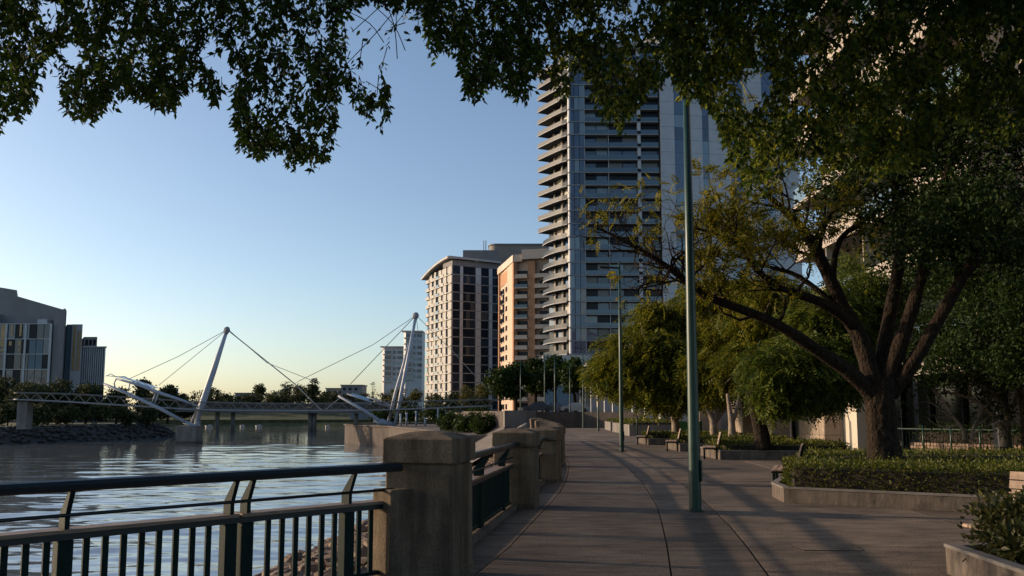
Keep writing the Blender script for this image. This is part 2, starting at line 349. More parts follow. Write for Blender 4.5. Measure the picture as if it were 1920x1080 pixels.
# promenade: a dark base sheet and slabs that lie on it, joints left open between them
lim = [(1390, 94), (1390, -380), (-34, -380)]
pb = MB(); pb.prism(EDGE + lim, -1.2, -0.03)
prom = struct(pb, 'promenade', M['joint'])
def lerp_line(pts):
    ys = [p[1] for p in pts]; xs = [p[0] for p in pts]
    return lambda y: float(np.interp(y, ys, xs))
def gl(*pp): return sorted([(gnd(x, y).x, gnd(x, y).y) for x, y in pp], key=lambda t: t[1])
def ext(pts, y0=-12, y1=94):
    a, b = pts[0], pts[1]; c, d = pts[-2], pts[-1]
    pts = [(a[0] + (b[0] - a[0]) / (b[1] - a[1]) * (y0 - a[1]), y0)] + pts
    return pts + [(d[0] + (d[0] - c[0]) / (d[1] - c[1]) * (y1 - d[1]) * 0.35, y1)]
J1 = [(-7.5, -12), (-4.6, -3), (-0.25, 9.5), (1.13, 19.5), (1.75, 27), (2.0, 33), (2.1, 40), (2.0, 50), (1.0, 76), (0.3, 94)]
J2 = ext(gl((1259, 1080), (1248, 1005), (1232, 950), (1208, 908), (1161, 860)))
J3 = ext(gl((1443, 1080), (1377, 992), (1317.5, 937), (1290, 913), (1206, 860)))
lines = [lerp_line(EDGE[0:] if False else [(x, y) for x, y in EDGE]), lerp_line(J1), lerp_line(J2), lerp_line(J3)]
for dx in (3.3, 6.6, 9.9, 13.2, 17.5, 24.0, 34.0): lines.append(lambda y, dx=dx: lerp_line(J3)(y) + dx)
cuts = [-12, -6, -1.5, 2.5, 5.0, 7.4, 9.0, 11.1, 13.4, 15.7, 18.4, 21.4, 24.4, 27.4, 30.4, 33.3, 36.5, 39.3, 43, 47, 51.3, 56, 62, 68, 76, 85, 94]
G = 0.010
for i in range(len(lines) - 1):
    for j in range(len(cuts) - 1):
        y0, y1 = cuts[j] + G, cuts[j + 1] - G
        if i == 0 and y1 < 9.2: continue
        gl_, gr = (G * (1 if i != 2 else 1)), G * (2.2 if i == 2 else 1)
        vs = [(lines[i](y0) + gl_, y0), (lines[i + 1](y0) - gr, y0), (lines[i + 1](y1) - gr, y1), (lines[i](y1) + gl_, y1)]
        if vs[1][0] - vs[0][0] < 0.05 or vs[2][0] - vs[3][0] < 0.05: continue
        h = random.uniform(-0.002, 0.002)
        MB().prism(vs, -0.028, h).build('paving_slab', M['paving'], prom)
for j in range(5):                                     # wedge beside the near railing
    y0, y1 = cuts[j] + G, cuts[j + 1] - G
    e = lerp_line(EDGE[:3]); vs = [(e(y0) + .02, y0), (lines[1](y0) - G, y0), (lines[1](y1) - G, y1), (e(y1) + .02, y1)]
    MB().prism(vs, -0.028, 0.001).build('paving_slab', M['paving'], prom)
vs = [(EDGE[1][0] + .3, 5.3), (lines[1](5.1), 5.03), (lines[1](8.95) - G, 8.95), (-1.0, 8.95)]
MB().prism(vs, -0.028, 0.001).build('paving_slab', M['paving'], prom)
# service cover let into the paving
cv = [gnd(1478, 1018), gnd(1590, 1018), gnd(1618, 1033), gnd(1508, 1032)]
c0 = sum(cv, Vector()) / 4
fr = MB(); fr.prism([(c0.x + (p.x - c0.x) * 1.06, c0.y + (p.y - c0.y) * 1.06) for p in cv], 0.0025, 0.0045)
ic = tag(fr.build('inspection_cover', M['joint'], None, loc=(c0.x, c0.y, 0)), 'flat square inspection cover let into the paving right of the nearest lamp post', 'cover')
MB().prism([(p.x, p.y) for p in cv], 0.0046, 0.0075).build('cover_plate', M['paving'], ic)

# seawall under the edge, then the rock revetment down to the river
WL = [(-62, -40), (-24, 2), (-12.5, 16), (-8.6, 30), (-7.2, 44), (-6.0, 60), (-5.5, 80), (-7, 98)]
sw = MB()
for a, b in zip(EDGE[:-1], EDGE[1:]):
    sw.add([(a[0], a[1], 0.02), (b[0], b[1], 0.02), (b[0], b[1], -1.5), (a[0], a[1], -1.5)], [(0, 1, 2, 3)])
# kerb under the railing
struct(sw, 'sea_wall', M['concrete'])
el, wl = lerp_line(EDGE), lerp_line(WL)
def el2(y): return el(y) if y > -26 else el(-26)
bk = MB(); ny, nx = 60, 16; ys = np.linspace(-26, 98, ny)
for y in ys:
    for k in range(nx):
        t = k / (nx - 1) * 1.25; x = el(y) * (1 - t) + wl(y) * t + 0.02
        z = -0.85 - 3.2 * t + (random.random() - .5) * 0.25
        bk.v.append((x, y, z))
for j in range(ny - 1):
    for k in range(nx - 1):
        a = j * nx + k; bk.f.append((a, a + 1, a + nx + 1, a + nx))
bank = struct(bk, 'river_bank', M['rock'])
def rock_mesh(name, seed, flat=0.7):
    import bmesh
    bm = bmesh.new(); bmesh.ops.create_icosphere(bm, subdivisions=1, radius=0.5); r = random.Random(seed)
    for v in bm.verts:
        v.co *= r.uniform(0.72, 1.2); v.co.z *= flat
        v.co.x = round(v.co.x / 0.17) * 0.17 * 0.6 + v.co.x * 0.4
    me = bpy.data.meshes.new(name); bm.to_mesh(me); bm.free(); return me
ROCKS = [rock_mesh('rock', s) for s in range(6)]
r_ = random.Random(5); cand = []
for k in range(1500):
    y = r_.uniform(24, 62); t = r_.uniform(0.0, 1.08) ; x = el(y) * (1 - t) + wl(y) * t; z = -0.75 - 3.2 * t
    cand.append((x, y, z))
def on_screen(p):
    d = Vector(p) - Vector((0, 0, EYE)); zc = d.y * CT + d.z * ST; yc = -d.y * ST + d.z * CT
    return 960 + F * d.x / zc, PY - F * yc / zc
n = 0
for p in cand:
    s = on_screen(p)
    if 505 < s[0] < 775 and 960 < s[1] < 1110 and n < 230:
        o = link_mesh('rock', ROCKS[n % 6], M['rock'], bank, loc=p); n += 1
        sz = r_.uniform(0.45, 1.0); o.scale = (sz, sz * r_.uniform(.7, 1.1), sz * r_.uniform(.6, 1)); o.rotation_euler = (r_.uniform(-.4, .4), r_.uniform(-.4, .4), r_.uniform(0, 6))
def joined_rocks(name, pts, sizes, m, parent=None, seed=1):
    rr = random.Random(seed); mb = MB()
    for p, s in zip(pts, sizes):
        me = ROCKS[rr.randrange(6)]; a = rr.uniform(0, 6.3); ca, sa = math.cos(a), math.sin(a)
        sx, sy, sz = s, s * rr.uniform(.7, 1.1), s * rr.uniform(.6, .9)
        mb.add([(p[0] + (v.co.x * ca * sx - v.co.y * sa * sy), p[1] + (v.co.x * sa * sx + v.co.y * ca * sy), p[2] + v.co.z * sz) for v in me.vertices], [tuple(q.vertices) for q in me.polygons])
    return mb.build(name, m, parent)
pts = []
for k in range(2600):
    y = r_.uniform(-10, 98); t = r_.uniform(0.02, 1.1); x = el(y) * (1 - t) + wl(y) * t
    pts.append((x, y, -0.80 - 3.2 * t))
tag(joined_rocks('rubble', pts, [r_.uniform(.35, .9) for _ in pts], M['rock'], bank, 3), kind='stuff')

# raised street beyond the bend and its retaining wall
ter = [(-0.6, 95), (7.5, 97), (16, 92), (1390, 92), (1390, 400), (-16, 400), (-14, 186), (-10, 150), (-6.5, 120)]
tb = MB(); tb.prism(ter, -1.5, 1.60)
street = struct(tb, 'street', M['earth'])
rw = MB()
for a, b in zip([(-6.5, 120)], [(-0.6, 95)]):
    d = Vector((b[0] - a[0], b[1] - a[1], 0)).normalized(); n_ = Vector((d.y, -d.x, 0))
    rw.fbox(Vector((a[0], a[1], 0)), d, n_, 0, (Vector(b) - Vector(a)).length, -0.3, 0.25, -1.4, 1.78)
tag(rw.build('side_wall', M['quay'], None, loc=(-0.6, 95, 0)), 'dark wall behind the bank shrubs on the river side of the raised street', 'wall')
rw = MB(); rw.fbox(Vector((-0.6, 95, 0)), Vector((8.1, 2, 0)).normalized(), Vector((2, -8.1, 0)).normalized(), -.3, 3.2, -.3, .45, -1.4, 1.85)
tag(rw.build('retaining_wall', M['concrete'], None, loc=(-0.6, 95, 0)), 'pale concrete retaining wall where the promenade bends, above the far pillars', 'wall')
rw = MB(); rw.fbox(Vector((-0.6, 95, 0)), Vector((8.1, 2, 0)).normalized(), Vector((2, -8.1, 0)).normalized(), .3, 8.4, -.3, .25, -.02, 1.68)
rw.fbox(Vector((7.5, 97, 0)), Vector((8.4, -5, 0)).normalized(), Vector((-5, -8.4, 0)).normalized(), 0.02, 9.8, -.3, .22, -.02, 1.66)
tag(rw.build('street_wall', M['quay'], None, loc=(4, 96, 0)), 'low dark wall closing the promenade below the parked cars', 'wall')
# low quay with the curved nose that carries the right mast
QZ = -0.8
q0 = gnd(646, 829, ZW); q1 = gnd(727, 838, ZW)
nose = [(-6.8, 96), (-10, 112), (q1.x, q1.y), (q0.x + 5.5, q0.y - 14), (q0.x + 1.4, q0.y - 5), (q0.x, q0.y), (q0.x + 0.6, q0.y + 5), (q0.x + 4, q0.y + 9), (-14, 186), (-10, 150), (-6.5, 120), (-0.6, 95)]
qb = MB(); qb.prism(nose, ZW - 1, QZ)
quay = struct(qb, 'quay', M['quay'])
sl = MB()                                             # kerb course along the quay's edge
for a, b in zip(nose[:8], nose[1:9]):
    sl.bar((a[0], a[1], QZ + .12), (b[0], b[1], QZ + .12), 0.5, 0.24)
sl.build('quay_kerb', M['quay'], quay)
# sandy slope between revetment and quay
sb_ = MB(); sb_.add([(-1.0, 62, -0.8), (-0.7, 96, 0.3), (-6.6, 120, -0.2), (-12, 114, ZW - .2), (-8.5, 96, ZW - .2), (-6.4, 70, ZW - .2)], [(0, 5, 4, 1), (1, 4, 3, 2)])
struct(sb_, 'beach', M['sand'])
# land on the right behind the street, far bank, left bank
mb = MB(); mb.prism([(-14, 186), (q0.x + 6, q0.y + 12), (-22, 250), (-14, 345), (-14, 2250), (1390, 2250), (1390, 401), (-15, 401)], ZW - 1, QZ - .02); struct(mb, 'right_bank_land', M['grass'])
mb = MB(); mb.prism([(-15, 352), (-120, 346), (-260, 350), (-1390, 360), (-1390, 2280), (1390, 2280), (1390, 2251), (-15, 2251)], ZW - 1, -1.2); struct(mb, 'far_bank_land', M['grass'])
LB = [(-200, -200), (-165, 50), (-118, 120), (-96, 160), (-86, 180), (-85, 212), (-96, 228), (-130, 262), (-230, 349)]
LBW = [(-195, -200), (-160, 50), (-113, 119), (-91.5, 158), (-81.5, 179), (-81, 217), (-92, 234), (-128, 268), (-228, 352)]
mb = MB(); mb.prism(LB + [(-1390, 349), (-1390, -200)], ZW - 1, -1.0); struct(mb, 'left_bank_land', M['grass'])
mb = MB(); rp = []; rs = []
for i in range(len(LB) - 1):
    for k in range(int((Vector(LB[i + 1]) - Vector(LB[i])).length / (0.17 if 1 < i < 7 else 4))):
        t, s_ = r_.random(), r_.random()
        a = Vector(LB[i]).lerp(Vector(LB[i + 1]), t); b = Vector(LBW[i]).lerp(Vector(LBW[i + 1]), t); p = a.lerp(b, s_ * 1.1 - .05)
        rp.append((p.x, p.y, -0.9 - 3.1 * s_)); rs.append(r_.uniform(.7, 1.5))
    a, b, c, d = LB[i], LB[i + 1], LBW[i + 1], LBW[i]
    mb.add([(a[0] - .5, a[1], -0.95), (b[0] - .5, b[1], -0.95), (c[0], c[1], ZW - .2), (d[0], d[1], ZW - .2)], [(0, 1, 2, 3)])
lb = struct(mb, 'left_river_bank', M['rock_far'])
tag(joined_rocks('rubble', rp, rs, M['rock_far'], lb, 9), kind='stuff')
fb_ = MB()                                            # far bank: grassy slope with a stone foot
xs = list(range(-300, 0, 12))
for i, x in enumerate(xs):
    j = r_.uniform(-.4, .4)
    fb_.v += [(x, 344 + j, ZW - .1), (x, 347 + j, -2.6), (x, 356, -0.9), (x, 372, 1.6 + r_.uniform(-.4, .6)), (x, 420, 2.4)]
for i in range(len(xs) - 1):
    for k in range(4): a = i * 5 + k; fb_.f.append((a, a + 5, a + 6, a + 1))
struct(fb_, 'far_river_bank', M['grass'])
# ================================================================ pillars and railings along the edge
PNAME = ['nearest weathered stone pillar at the corner of the railing', 'second stone pillar from the camera with a bird perched on its cap', 'third stone pillar from the camera along the railing',
         'fourth stone pillar from the camera, half hidden behind the third', 'fifth stone pillar from the camera along the railing', 'sixth stone pillar from the camera along the railing',
         'seventh stone pillar from the camera, second last before the bend', 'farthest stone pillar of the railing, its lit edge towards the river']
def pillar(i, x, y, turn, h):
    a = -R(turn); ca, sa = math.cos(a), math.sin(a)
    o = empty('stone_pillar', (x, y, 0), PNAME[i], 'pillar', 'stone pillars of the riverside railing')
    def ring(s, z, c=0.016):
        q = [(s - c, -s), (s, -s + c), (s, s - c), (s - c, s), (-s + c, s), (-s, s - c), (-s, -s + c), (-s + c, -s)]
        return [(x + p[0] * ca - p[1] * sa, y + p[0] * sa + p[1] * ca, z) for p in q]
    def loft(mb, rings):
        k = len(mb.v); n = 8
        for r in rings: mb.v += r
        for j in range(len(rings) - 1):
            for q in range(n): mb.f.append((k + j * n + q, k + j * n + (q + 1) % n, k + (j + 1) * n + (q + 1) % n, k + (j + 1) * n + q))
        mb.f.append(tuple(k + (len(rings) - 1) * n + q for q in range(n))); mb.f.append(tuple(k + n - 1 - q for q in range(n)))
    s = 0.352
    m = MB(); loft(m, [ring(s + .012, -0.02), ring(s + .012, 0.10), ring(s, 0.115), ring(s - 0.004, h - 0.335)]); m.build('shaft', M['stone'], o)
    m = MB(); loft(m, [ring(s - .022, h - .335), ring(s - .022, h - .31)]); m.build('neck', M['stone'], o)
    m = MB(); loft(m, [ring(s + .018, h - .31, .010), ring(s + .022, h - .302, .012), ring(s + .020, h - .080, .012), ring(s + .008, h - .066, .016), ring(s * .55, h - .014, .03), ring(s * .22, h, .02)])
    m.build('cap', M['cap'], o)
    return o
for i, p in enumerate(PIL): pillar(i, *p)

def railing(A, B, h, label, posts=None, pitch=0.14, full=True, wing=False):
    """A, B: ends at pavement level seen with the river on the left; h: height of the handrail top"""
    A, B = Vector((*A, 0)), Vector((*B, 0)); L = (B - A).length; u = (B - A) / L; n = Vector((u.y, -u.x, 0))   # n points to the promenade
    o = empty('railing', A, label, 'railing', 'railing panels along the river edge')
    zl = h - 0.37                                      # top of the ledge
    up = Vector((0, 0, 1)); P = lambda t, off, z: A + u * t + n * off + up * z
    hr = MB(); k = 14
    prof = [(-.050, -.030), (-.030, -.044), (.030, -.044), (.050, -.030), (.056, .006), (.040, .034), (0, .044), (-.040, .034), (-.056, .006)]
    vs = [P(t, .115 + a, h - .044 + b) for t in (0, L) for a, b in prof]; q = len(prof)
    hr.add(vs, [(i, (i + 1) % q, q + (i + 1) % q, q + i) for i in range(q)] + [tuple(range(q - 1, -1, -1)), tuple(range(q, 2 * q))])
    hr.build('handrail', M['rail'], o)
    MB().tube([P(0.02, .06, zl + .105), P(L - .02, .06, zl + .105)], 0.014, 8).build('middle_rail', M['rail'], o, smooth=True)
    posts = posts or [L * .14, L * .5 - .075, L * .5 + .075, L * .86]
    cutp = [0.0] + sorted([p for p in posts if abs(p - L * .5) < .6][:0]) + [L]
    mids = sorted(posts); brk = [0.0, L]
    for a, b in zip(mids[:-1], mids[1:]):
        if b - a < 0.3: brk = [0.0, (a + b) / 2, L]
    for a, b in zip(brk[:-1], brk[1:]):
        MB().fbox(A, u, n, a + .012, b - .012, -.12, .065, zl - .028, zl).build('timber_ledge', M['timber'], o)
    MB().fbox(A, u, n, 0, L, -.028, .07, zl - .075, zl - .030).build('upper_bar', M['rail'], o)
    MB().fbox(A, u, n, 0, L, -.03, .03, .09, .125).build('lower_bar', M['green'], o)
    MB().fbox(A, u, n, 0, L, -.14, .14, -.02, .07).build('plinth', M['kerb'], o)
    for t in posts:
        pm = MB(); pm.fbox(A, u, n, t - .055, t + .055, -.055, .055, .0705, zl - .078); po = pm.build('post', M['green'], o, bevel=.006)
        bm_ = MB()                                     # flat bracket that leans in to the handrail
        c = [(-.062, .002), (.055, .002), (.056, .10), (.138, .285), (.098, .285), (-.02, .15), (-.062, .10)]
        vs = [P(t - .018, a, zl + b) for a, b in c] + [P(t + .018, a, zl + b) for a, b in c]; q = len(c)
        bm_.add(vs, [tuple(range(q)), tuple(range(2 * q - 1, q - 1, -1))] + [((i + 1) % q, i, q + i, q + (i + 1) % q) for i in range(q)])
        bm_.build('bracket', M['green'], po)
    first = None; t = pitch * .6
    while t < L - .05:
        if all(abs(t - p) > .085 for p in posts):
            if first is None:
                m = MB(); m.fbox(A, u, n, t - .024, t + .024, -.012, .012, .126, zl - .0755); first = m.build('baluster', M['green'], o); t_first = t
            else: dup(first, u * (t - t_first))
        t += pitch
    return o
P1 = Vector((-0.84, 9.15)); dn = Vector((-0.69, -0.724)).normalized()
A0 = P1 + Vector((-.12, -.02)) + dn * 6.0; B0 = P1 + Vector((-.12, -.02)) + dn * .34
L0 = (B0 - A0).length
pt = [L0 - (t - .20) for t in (.74, 1.80, 1.955, 3.28, 4.55)]
railing(tuple(A0), tuple(B0), 1.16, 'nearest railing panel, dark steel with timber ledge, running off the left of the photo', [p for p in pt if p > 0])
wm = MB()                                              # stone wing that closes the panel at the pillar
u0 = Vector((dn.x, dn.y, 0)); n0 = Vector((-u0.y, u0.x, 0))
wm.fbox(Vector((B0.x, B0.y, 0)), u0, n0, -.10, .16, -.10, .19, -.02, .90)
tag(wm.build('stone_wing', M['stone'], None, loc=(B0.x, B0.y, 0), bevel=.012), 'short stone wing wall between the nearest railing and its pillar', 'wall')
RL = ['second railing panel, between the first and second stone pillars', 'third railing panel, between the second and third stone pillars', 'fourth railing panel, between the third and fourth stone pillars',
      'fifth railing panel, between the fourth and fifth stone pillars', 'sixth railing panel, between the fifth and sixth stone pillars', 'seventh railing panel, between the sixth and seventh stone pillars', 'farthest railing panel, next to the last stone pillar']
for i in range(7):
    a, b = Vector(PIL[i][:2]), Vector(PIL[i + 1][:2]); d = (b - a).normalized(); off = Vector((-d.y, d.x)) * .08
    railing(tuple(a + d * .37 + off), tuple(b - d * .37 + off), (PIL[i][3] + PIL[i + 1][3]) / 2 - .27, RL[i], pitch=.14 if i < 3 else .2)
# bird on the second cap
def bird(p):
    m = MB(); x, y, z = p
    pts, rad = spline([(x - .085, y, z + .035), (x - .05, y, z + .04), (x, y, z + .052), (x + .04, y, z + .07), (x + .055, y, z + .095), (x + .075, y, z + .098), (x + .1, y, z + .093)], [.006, .02, .034, .03, .02, .018, .004], 4)
    m.tube(pts, rad, 8)
    for s in (-1, 1): m.tube([(x, y + s * .014, z + .035), (x + .004, y + s * .014, z - .004)], .004, 4)
    o = m.build('bird', mat('bird_feather', (.35, .3, .27), .8, var=.4, scale=30), None, smooth=True, loc=p)
    tag(o, 'small pale bird perched on the second stone pillar', 'bird')
bird((PIL[1][0] + .1, PIL[1][1] - .12, PIL[1][3] - .025))

# ================================================================ lamp posts
def lamp(p, H, label, r0=.105, r1=.05, arm=.85, side=-1):
    o = empty('lamp_post', p, label, 'lamp post', 'tall green lamp posts along the promenade')
    n = 14
    m = MB(); m.tube([p + V(0, 0, .0), p + V(0, 0, .02), p + V(0, 0, H * .5), p + V(0, 0, H)], [r0, r0, (r0 + r1) / 2, r1], n); pl_ = m.build('pole', M['lamp_green'], o, smooth=True)
    m = MB(); m.tube([p + V(0, 0, .003), p + V(0, 0, .025)], [r0 + .035] * 2, 16); bp_ = m.build('base_plate', M['lamp_green'], o)
    for k in range(4): q = p + V(math.cos(k * 1.57 + .7) * (r0 + .018), math.sin(k * 1.57 + .7) * (r0 + .018), 0); MB().tube([q + V(0, 0, .02), q + V(0, 0, .05)], .011, 6).build('bolt', M['joint'], bp_)
    m = MB(); m.fbox(p, V(0, 1, 0), V(1, 0, 0), -.10, .10, r0 - .02, r0 + .004, .5, .85)
    m.build('access_door', M['lamp_green'], pl_)
    m = MB(); m.bar(p + V(side * .05, 0, H - .28), p + V(side * arm, 0, H - .24), .16, .06); hd_ = m.build('lamp_head', M['green'], o)
    m = MB(); m.bar(p + V(side * .45, 0, H - .302), p + V(side * (arm - .06), 0, H - .282), .12, .02); m.build('lamp_lens', M['joint'], hd_)
    return o
l1 = gnd(1304, 959); l2 = gnd(1166, 847)
lamp(l1, 8.3, 'nearest dark green lamp post, standing in the paving in front of the tree')
lamp(l2, 8.1, 'second dark green lamp post, with a flat lamp head against the glass tower', r0=.10)
for (px, py, H, z, lb) in ((1122, 808, 3.6, 0, 'short dark lamp post under the left edge of the feathery trees'), (1094, 803, 8.6, 0, 'third tall lamp post, near the bend of the promenade'),
                           (1069, 796, 8.4, 0, 'fourth tall lamp post, at the bend of the promenade')):
    lamp(gnd(px, py, z), H, lb, r0=.10)
for (px, Y, H, lb) in ((1040, 118, 7.6, 'thin lamp post on the raised street, right of the one above the last pillar'), (1021, 128, 8.4, 'lamp post with crossarm on the raised street above the last pillar'), (976, 140, 8.2, 'thin lamp post on the raised street at its river corner')):
    lamp(V((px - 960) / F * Y, Y, 1.6), H, lb, arm=1.4)
p = gnd(1195, 823); m = MB(); m.tube([p, p + V(0, 0, 2.2)], .045, 10)
sg = tag(m.build('sign_post', M['lamp_green'], None, smooth=True, loc=p), 'thin grey sign post beside the short bollard lamp under the feathery tree', 'post')
MB().box(p.x - .05, p.x + .05, p.y - .06, p.y - .045, 1.2, 2.15).build('sign_plate', M['concrete'], sg)
# ================================================================ footbridge with two leaning masts
YB = 160.0
def bp(px, py, dy=0.0): return at(px, py, YB + dy)
M['deck_steel'] = mat('deck_steel', (.24, .245, .26), .5, var=.15, scale=.5)
steel, cab = M['bridge_steel'], M['cable']
# left pier
p0 = bp(354, 831); m = MB(); m.box(p0.x - 1.8, p0.x + 1.8, YB - 1.6, YB + 1.8, ZW - .6, -0.75)
pier = tag(m.build('bridge_pier', M['concrete'], None, loc=(p0.x, YB, ZW), bevel=.06), 'square concrete pier in the river under the left white mast', 'pier')
MB().box(p0.x - 1.9, p0.x + 1.9, YB - 1.7, YB + 1.9, ZW - .6, ZW + .5).build('footing', M['quay'], pier)
# deck: truss seen side on
br = empty('footbridge', bp(354, 797), 'long pale steel footbridge with lattice sides crossing the river', 'bridge')
def chord(pts, r, name, dy, m=M['truss'], sx=1.0):
    q = MB(); q.tube(spline([bp(a, b, dy) for a, b in pts], None, 6), r, 6); return q.build(name, m, br, smooth=True)
BOT = [(26, 749), (120, 753), (250, 761), (372, 768), (500, 770), (610, 770), (700, 769), (800, 766), (920, 761)]
TOP = [(26, 737), (120, 739), (250, 746), (372, 754), (500, 757), (610, 757), (700, 755), (800, 752.5), (960, 749)]
bx = np.interp
def line_at(Ls, px): return float(np.interp(px, [a for a, b in Ls], [b for a, b in Ls]))
for dy in (-1.8, 1.8):
    chord(BOT, .15, 'lower_chord', dy, M['deck_steel']); chord(TOP, .08, 'upper_chord', dy)
q = MB()
for i in range(len(BOT) - 1):
    a, b = bp(*BOT[i]), bp(*BOT[i + 1]); q.bar(a + V(0, 0, -.05), b + V(0, 0, -.05), 3.4, .18, up=V(0, 0, 1))
q.build('deck', M['truss'], br)
x = 30.0; k = 0
while x < 915:
    x2 = x + 13
    for dy in (-1.8, 1.8):
        if (k % 2 == 0): a, b = bp(x, line_at(BOT, x), dy), bp(x2, line_at(TOP, x2), dy)
        else: a, b = bp(x, line_at(TOP, x), dy), bp(x2, line_at(BOT, x2), dy)
        MB().bar(a, b, .10, .10).build('truss_diagonal', M['truss'], br)
    x = x2; k += 1
for i, (px, w) in enumerate(((48, .9), (862, .8))):    # land columns
    a = bp(px, line_at(BOT, px) + 2); m = MB(); m.box(a.x - w, a.x + w, YB - 1, YB + 1, -1.4, a.z - .1); m.build('column', M['concrete'], br)
g = MB()
for dy in (-1.9, 1.9):
    g.tube(spline([bp(a, b - 1.5, dy) for a, b in TOP], None, 4), .035, 5)
g.build('hand_rail', M['cable'], br)
# masts
def mast(label, legs, top, head_r, arms, cables, loc):
    o = empty('bridge_mast', loc, label, 'mast', 'leaning white masts of the footbridge')
    for pts, rad in legs: m = MB(); m.tube(pts, [q * .62 for q in rad], 10); m.build('mast_leg', steel, o, smooth=True)
    m = MB(); m.tube([top + V(-.3, 0, -.7), top + V(0, 0, .1), top + V(.15, 0, .5)], [head_r, head_r * 1.2, head_r * .5], 8); m.build('mast_head', M['cable'], o)
    for nm, pts, r in arms: m = MB(); m.tube(pts, [q * .74 for q in r] if hasattr(r, '__len__') else r * .8, 8); m.build(nm, steel, o, smooth=True)
    for pts, r in cables: m = MB(); m.tube(pts, r, 5); m.build('stay_cable', cab, o)
    return o
T1 = bp(426, 618); F1 = bp(367, 797)
mast('left white mast leaning right above the pier in the river',
     [([F1, bp(381, 752), bp(402, 690), T1], [.62, .95, .85, .45]), ([bp(357, 796, 1.2), bp(372, 762, .6), bp(384, 742)], [.35, .35, .3])], T1, .5,
     [('lower_arm', [bp(195, 720, -2.2), bp(240, 738, -2.2), bp(300, 766, -2.2), bp(345, 790, -1.5)], [.3, .38, .42, .38]),
      ('upper_arm', [bp(219, 710, -2.2), bp(262, 722, -2.2), bp(300, 737, -2.2), bp(340, 750, -2.2), bp(372, 762, -1)], [.25, .38, .4, .3, .2]),
      ('strut', [bp(285, 755, -2.2), bp(292, 736, -2.2)], .16), ('strut', [bp(290, 757, -2.2), bp(297, 738, -2.2)], .16), ('strut', [bp(240, 733, -2.2), bp(244, 718, -2.2)], .14),
      ('arm_end', [bp(219, 709, -2.2), bp(214, 718, -2.2), bp(216, 728, -2.2)], .16),
      ('foot_brace', [bp(345, 791, -1.2), bp(366, 799, -.8), bp(374, 790, 0)], .45)],
     [([T1, bp(335, 668), bp(243, 710, -2)], .055), ([T1, bp(298, 722, -2)], .05), ([T1, bp(553, 720, 1)], .10), ([T1 + V(.2, 0, 0), bp(500, 680, 2), bp(592, 716, 3)], .05),
      ([bp(553, 720, 1), bp(606, 772, 0)], .10)], (F1.x, F1.y, -0.75))
YR = 0.0
T2 = bp(780, 591); F2 = bp(735, 798)
ms = mast('right white mast with twin legs leaning right on the concrete quay',
     [([bp(741, 798, -.9), bp(752, 738, -.7), bp(763, 682, -.3), T2], [.55, .55, .5, .42]), ([bp(727, 797, .9), bp(741, 738, .7), bp(757, 682, .3), bp(766, 645)], [.5, .45, .4, .3])], T2, .5,
     [('lower_arm', [bp(634, 742, -2.2), bp(680, 768, -2.2), bp(706, 785, -2), bp(724, 797, -1)], [.25, .36, .42, .5]),
      ('foot_block', [bp(700, 789, -1.5), bp(715, 791, -1.5), bp(738, 799, -.6)], [.4, .85, .8]),
      ('upper_arm', [bp(650, 738, -2), bp(690, 752, -2), bp(740, 764, -1)], .16), ('upper_arm', [bp(688, 744, 1), bp(735, 760, 1)], .14)],
     [([T2, bp(700, 646, 0), bp(561, 714, 2)], .055), ([T2, bp(657, 720, 0)], .07), ([T2, bp(784, 622, 0)], .045), ([T2, bp(850, 660, 0), bp(912, 728, 0)], .05),
      ([bp(640, 744, 0), bp(606, 772, 0)], .09), ([bp(561, 714, 2), bp(515, 742, 2)], .04)], (F2.x, F2.y, QZ))
m = MB(); pts = [bp(a, b, -1) for a, b in ((208, 712), (222, 708), (255, 716), (285, 727))]
for dy in (-1.0, 1.6):
    pass
cn = empty('glass_canopy', bp(214, 728), 'curved pale glass canopy over the left end of the footbridge', 'canopy')
gl_c = glassmat('canopy_glass', (.35, .42, .43), .2, .6)
for j, (a, b) in enumerate((((203, 706), (222, 707)), ((222, 707), (255, 716)), ((255, 716), (288, 728)))):
    A, B = bp(*a), bp(*b)
    q = MB(); q.bar(A + V(0, .6, .1), B + V(0, .6, .1), 3.2, .08); q.build('glass_panel', gl_c, cn)
    q = MB(); q.tube([A + V(0, -1, 0), (A + B) / 2 + V(0, -1, .5), B + V(0, -1, 0)], .07, 6); q.build('canopy_rib', steel, cn)
for i, (px, h) in enumerate(((751, 20), (762, 22), (780, 25), (797, 13), (821, 30), (836, 27), (845, 31))):   # slim posts under the bridge
    a = bp(px, 799, -6 + i); m = MB(); m.tube([V(a.x, a.y, QZ), V(a.x, a.y, QZ + h * YB / F)], .16, 8)
    o = tag(m.build('mooring_post', steel, None, smooth=True, loc=(a.x, a.y, QZ)), ['first slim pale post on the quay, counted from the right mast', 'second slim pale post on the quay from the right mast', 'third slim pale post on the quay from the right mast', 'shortest slim pale post on the quay, fourth from the mast', 'fifth slim pale post on the quay from the right mast', 'sixth slim pale post on the quay from the right mast', 'slim pale post nearest the concrete column of the footbridge'][i], 'post', 'pale posts under the footbridge')
    m = MB(); m.tube([V(a.x, a.y, QZ + h * YB / F), V(a.x, a.y, QZ + h * YB / F + .25)], [.24, .2], 8); m.build('post_cap', steel, o)
